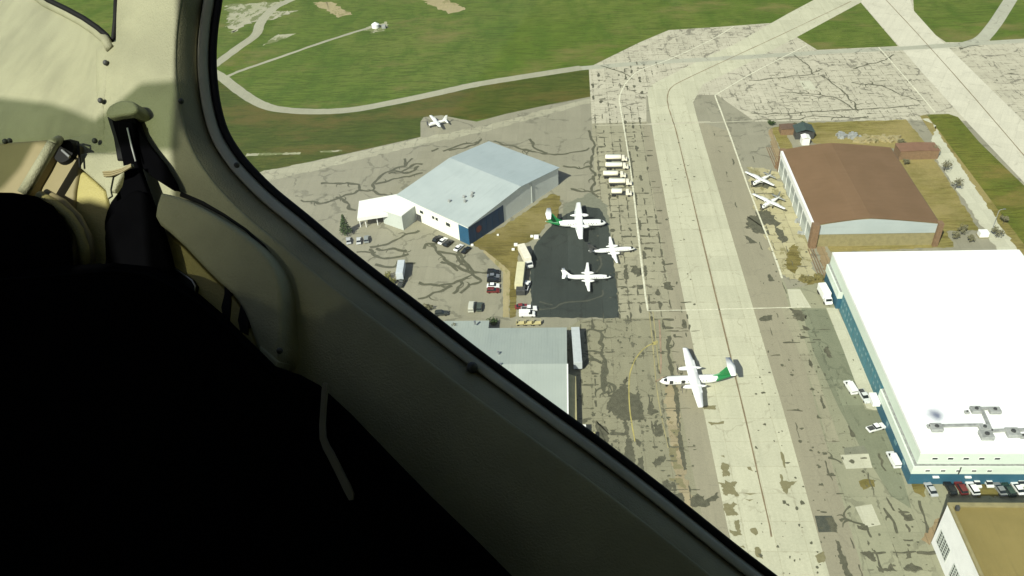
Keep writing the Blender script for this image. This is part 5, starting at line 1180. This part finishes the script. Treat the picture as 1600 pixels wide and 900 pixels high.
# moulded ledge and dash corner
slab('dash_panel', [(-100, 221), (0, 222), (70, 217), (86, 218), (64, 262), (38, 306), (0, 312), (-100, 318)], .02, .05, M['trim_tan'], bev=.006)
rod('grab_handle', [(83, 224), (36, 302)], .075, .0065, M['trim'], n=12)
rod('handle_post', [(83, 224), (92, 219)], [.075, .04], .006, M['trim'])
slab('lower_panel', [(84, 222), (122, 226), (124, 262), (116, 300), (114, 420), (40, 420), (60, 330), (66, 270)], .015, .034, M['trim_tan'], bev=.004)
bm = bmesh.new(); c = Wp(103, 238, .036); mt = Matrix.Translation(c) @ CN.to_track_quat('Z', 'Y').to_matrix().to_4x4()
bmesh.ops.create_cone(bm, cap_ends=True, segments=22, radius1=.0165, radius2=.0145, depth=.008, matrix=mt); vent = obj('air_vent', bm, M['rubber'], cabin)
bm = bmesh.new(); bmesh.ops.create_cone(bm, cap_ends=True, segments=6, radius1=.0018, radius2=.0018, depth=.016, matrix=Matrix.Translation(Wp(103, 240, .043)) @ CT.to_track_quat('Z', 'Y').to_matrix().to_4x4()); obj('vent_lever', bm, M['steel'], vent)
rod('cable', [(94, 222), (110, 219), (122, 222), (124, 245), (125, 262)], .042, .0014, M['rubber'])
slab('door_post_panel', [(122, 262), (135, 272), (150, 285), (164, 298), (170, 330), (168, 430), (112, 430), (116, 330)], .012, .030, M['trim_olive'], bev=.004)
slab('door_shelf', [(124, 240), (140, 237), (190, 238), (196, 262), (178, 300), (164, 297), (140, 276), (124, 262)], .014, .036, M['trim'], bev=.004)
rod('seat_rail_tube', [(62, 306), (86, 320), (108, 338), (124, 362), (132, 388), (135, 425)], .052, .0065, M['trim_olive'])
rod('seat_rail_tube', [(72, 300), (100, 316), (124, 340), (140, 372), (145, 425)], .048, .004, M['trim_tan'])
# belt anchor housing
slab('belt_housing', [(164, 176), (170, 165), (186, 157), (204, 157), (212, 164), (214, 172), (205, 178), (186, 181), (170, 184)], .02, .060, M['trim'], bev=.010, sub=3)
slab('belt_slot', [(166, 182), (186, 179), (210, 174), (218, 196), (226, 216), (240, 240), (234, 262), (212, 250), (182, 250), (176, 214)], .015, .040, M['rubber'], bev=.003)
# moulded arm of the door below the window
arm = [(250, 300), (275, 306), (310, 322), (345, 343), (380, 367), (408, 392), (428, 420), (438, 452), (440, 490), (439, 530), (438, 556), (428, 574), (414, 560), (400, 540), (391, 515), (380, 486), (362, 460), (340, 440), (315, 415), (288, 386), (262, 362), (240, 340)]
slab('door_arm', arm, .018, .066, M['trim'], bev=.014, sub=2)
rod('arm_shade_line', [(284, 304), (318, 318), (352, 337), (386, 360), (415, 386), (436, 416), (446, 452), (448, 492), (447, 530), (445, 556)], .0345, .0032, M['rubber'])  # black rod painting the line of shade beside the arm
slab('door_pocket', [(240, 345), (262, 364), (288, 388), (315, 417), (340, 442), (362, 462), (380, 488), (391, 517), (400, 542), (425, 580), (300, 560), (230, 420)], .018, .044, M['trim_olive'], bev=.002)
for pl in ([(350, 440), (359, 446), (361, 470), (358, 505), (349, 500), (345, 480), (350, 460)], [(377, 468), (384, 478), (389, 500), (387, 524), (375, 518), (371, 500)]):
    slab('pocket_slot', pl, .040, .0455, M['rubber'], bev=.001)
pc = slab('placard', [(268, 415), (300, 437), (306, 447), (304, 458), (294, 454), (270, 436)], .042, .050, M['rubber'], bev=.001)
rod('placard_edge', [(268, 416), (300, 438), (305, 447), (304, 457)], .051, .0009, M['steel'], pc, 6)
slab('corner_bracket', [(405, 540), (424, 556), (434, 566), (430, 578), (418, 566), (404, 548)], .044, .070, M['trim'], bev=.003)
for u, v, o_ in ((157, 157, .034), (148, 220, .034), (15, 220, .034), (8, 221, .05), (165, 98, .032), (283, 158, .037), (370, 258, .026), (740, 573, .010), (437, 548, .068)): screw(u, v, o_)
screw(738, 574, .012, r=.006)
# rest of the cabin shell: it keeps the sun off all but where openings cut for the light let it in
def holes_panel(name, outer, holes, m):
    bm = bmesh.new(); eds = []
    for lp in [outer] + holes:
        v_ = [bm.verts.new(p) for p in lp]
        for i in range(len(v_)): eds.append(bm.edges.new((v_[i], v_[(i + 1) % len(v_)])))
    bmesh.ops.triangle_fill(bm, use_beauty=True, use_dissolve=False, edges=eds)
    return obj(name, bm, m, cabin)
T0, T1, S0, S1, N1 = -1.5, 2.0, -.95, 1.0, 1.42
SUNL = (SUN.dot(CT), SUN.dot(CS), SUN.dot(CN))
def hole(pix, off=.03):
    out = []
    for u, v in pix:
        t, s = ts(Wp(u, v, off)); k = (N1 - off) / SUNL[2]
        out.append(loc(t + SUNL[0] * k, s + SUNL[1] * k, N1))
    return out
shade_top = [(-345, 50), (0, 132), (60, 152), (150, 186), (170, 172), (205, 148), (228, 132), (292, 128)]
side_edge = hole([(288, -330), (284, 40), (280, 128), (288, 196), (312, 236), (346, 283), (420, 346), (500, 412), (560, 470), (500, 500), (430, 470), (300, 436), (236, 440), (205, 330), (140, 312), (70, 318), (-345, 330)])
t_hi = 2.0
sun_opening = side_edge + [loc(t_hi, side_edge[-1].dot(CS), N1), loc(t_hi, -.91, N1), loc(side_edge[0].dot(CT), -.91, N1)]  # opening traced back along the sun from the wanted light patches
fwd = [loc(2.04, -.88, N1), loc(2.37, -.88, N1), loc(2.37, .5, N1), loc(2.04, .5, N1)]  # extra unseen opening, added for sky light
holes_panel('far_side_wall', [loc(T0, S0, N1), loc(T1 + .4, S0, N1), loc(T1 + .4, S1, N1), loc(T0, S1, N1)], [sun_opening, fwd], M['lining'])
vz = NB('sun_filter_tint'); tv = vz.new('ShaderNodeBsdfTransparent'); tv.inputs[0].default_value = (.29, .33, .24, 1); vz.lk(tv.outputs[0], vz.t.nodes['Material Output'].inputs['Surface'])  # unseen filter, added to pass weakened sun onto the pillar
bm = bmesh.new(); f_ = bm.faces.new([bm.verts.new(p - CN * .012) for p in hole(shade_top + [(292, 236), (190, 238), (150, 242), (82, 228), (60, 268), (30, 302), (-345, 306)])]); bmesh.ops.triangulate(bm, faces=[f_])
obj('added_sun_filter', bm, vz.m, cabin)
gz = NB('graded_filter_tint'); tg = gz.new('ShaderNodeBsdfTransparent'); dt = gz.new('ShaderNodeVectorMath'); dt.operation = 'DOT_PRODUCT'; dt.inputs[1].default_value = CT  # another unseen filter, added so the sun fades out along the side wall
gz.lk(gz.objc(), dt.inputs[0]); qa, qb = hole([(286, 215), (500, 430)]); gv = gz.step(dt.outputs['Value'], qb.dot(CT), qa.dot(CT)); gv = gz.op('MULTIPLY_ADD', gv, .15, .025)
gz.lk(gz.comb(gv, gv, gz.op('MULTIPLY', gv, .8)), tg.inputs[0]); gz.lk(tg.outputs[0], gz.t.nodes['Material Output'].inputs['Surface'])
bm = bmesh.new(); f_ = bm.faces.new([bm.verts.new(p - CN * .016) for p in hole([(284, 150), (330, 150), (640, 470), (560, 560), (286, 470), (274, 320), (283, 290), (277, 234)])]); bmesh.ops.triangulate(bm, faces=[f_])
obj('added_graded_filter', bm, gz.m, cabin)
def quad(name, pts, m): 
    bm = bmesh.new(); bm.faces.new([bm.verts.new(p) for p in pts]); return obj(name, bm, m, cabin)
holes_panel('ceiling', [loc(T0, S0, -.03), loc(T1, S0, -.03), loc(T1 + .4, S0, N1), loc(T0, S0, N1)], [[loc(.85, S0, .02), loc(1.95, S0, .02), loc(2.3, S0, 1.38), loc(.85, S0, 1.38)]], M['lining'])  # roof opening added to bring sky light onto the walls
quad('cabin_floor', [loc(T0, S1, -.03), loc(T1, S1, -.03), loc(T1 + .4, S1, N1), loc(T0, S1, N1)], M['lining'])
quad('rear_bulkhead', [loc(T0, S0, -.03), loc(T0, S1, -.03), loc(T0, S1, N1), loc(T0, S0, N1)], M['lining'])
quad('firewall', [loc(T1, .4, -.03), loc(T1, S1, -.03), loc(T1 + .4, S1, N1), loc(T1 + .4, .4, N1)], M['lining'])
quad('roof_rail', [loc(T0, S0, -.012), loc(T1, S0, -.012), loc(T1, -.70, -.012), loc(T0, -.70, -.012)], M['lining'])
quad('rear_side_wall', [loc(T0, S0, -.014), loc(-.36, S0, -.014), loc(-.36, S1, -.014), loc(T0, S1, -.014)], M['lining'])
# backing behind the trims so that no daylight leaks under them
bm = bmesh.new(); rows = []
bk_ = [(p + q * 25) for p, q in zip(WIN, WNR) if p.y > 205]
vs_ = [bm.verts.new(Wp(p.x, p.y, -.016)) for p in bk_] + [bm.verts.new(Wp(u, v, -.016)) for u, v in ((1400, 1500), (-400, 1500), (-400, 250), (150, 235))]
bm.faces.new(vs_); bmesh.ops.triangulate(bm, faces=list(bm.faces)); obj('outer_skin', bm, M['flange'], cabin)

# seats and harness
def at_eye(o, label, cat, group=None):
    o.parent = None; o.location = CAMP; return tag(o, label, cat, group)
seat = thing('front_seat', 'black fabric seat back filling the lower left corner', 'seat', CAMP)
shp = [(-160, 434), (-40, 428), (40, 421), (110, 414), (180, 411), (232, 416), (276, 436), (315, 462), (350, 492), (392, 534), (430, 572), (470, 586), (500, 602), (548, 646), (600, 700), (670, 772), (745, 844), (820, 920), (880, 1050), (-160, 1050)]
slab('backrest', shp, .04, .13, M['fabric'], seat, bev=.02, seg=5, flare=True)
rod('seam_piping', [(-60, 442), (60, 434), (180, 424), (230, 430), (276, 452), (318, 480), (352, 510), (395, 552), (430, 590)], .128, .002, M['web'], seat)
strap = slab('loose_strap', [(503, 600), (511, 600), (508, 640), (508, 682), (520, 706), (536, 738), (552, 772), (545, 782), (528, 748), (512, 716), (499, 686), (500, 640)], .136, .139, grime('grey_strap', (.11, .10, .07), .1, 30, .8), bev=.0005, sub=2)
at_eye(strap, 'thin grey strap hanging over the dark seat edge', 'strap')
far = thing('pilot_seat', 'rounded black seat back seen at the left edge beyond the nearer seat', 'seat', CAMP)
slab('backrest', [(-160, 306), (-60, 300), (20, 301), (58, 307), (84, 322), (102, 346), (112, 378), (116, 430), (-160, 440)], .055, .11, M['fabric'], far, bev=.02, seg=4, flare=True)
belt = thing('shoulder_harness', 'black shoulder harness hanging from the window pillar', 'seat belt', CAMP)
slab('webbing', [(174, 186), (208, 180), (218, 205), (232, 226), (256, 256), (272, 284), (277, 297), (268, 296), (240, 278), (214, 256), (206, 250), (190, 240), (182, 214)], .044, .050, M['web'], belt, bev=.001)
slab('webbing', [(183, 190), (206, 190), (210, 230), (214, 255), (226, 290), (240, 330), (252, 372), (264, 420), (268, 450), (180, 450), (172, 420), (164, 370), (162, 345), (172, 315), (190, 290), (192, 262), (186, 230)], .050, .058, M['web'], belt, bev=.003, sub=2)
slab('belt_cover', [(176, 330), (200, 300), (222, 298), (238, 330), (254, 378), (266, 430), (270, 470), (170, 470), (162, 400), (162, 350)], .058, .070, M['fabric'], belt, bev=.006, seg=3, sub=2)
rod('stitched_edge', [(199, 200), (206, 230), (212, 252)], .061, .001, M['grey_metal'], belt, 6)
tagp = slab('paper_tag', [(160, 268), (172, 262), (188, 260), (206, 256), (207, 260), (190, 268), (176, 276), (172, 296), (174, 306), (168, 310), (164, 290)], 0.068, .071, M['trim'], None, bev=.0006)
at_eye(tagp, 'crumpled cream tag on the black harness', 'tag')
bm = bmesh.new()
for k in range(3):
    pts = [Wp(161 + k, 269 + k * 3, .073), Wp(175, 268 + k * 3, .075), Wp(190, 264 + k * 2.6, .074), Wp(205, 257 + k * 1.5, .072)]
    tube(bm, pts, .0012, 6)
rd = obj('ring_fold', bm, M['trim_tan'], tagp)
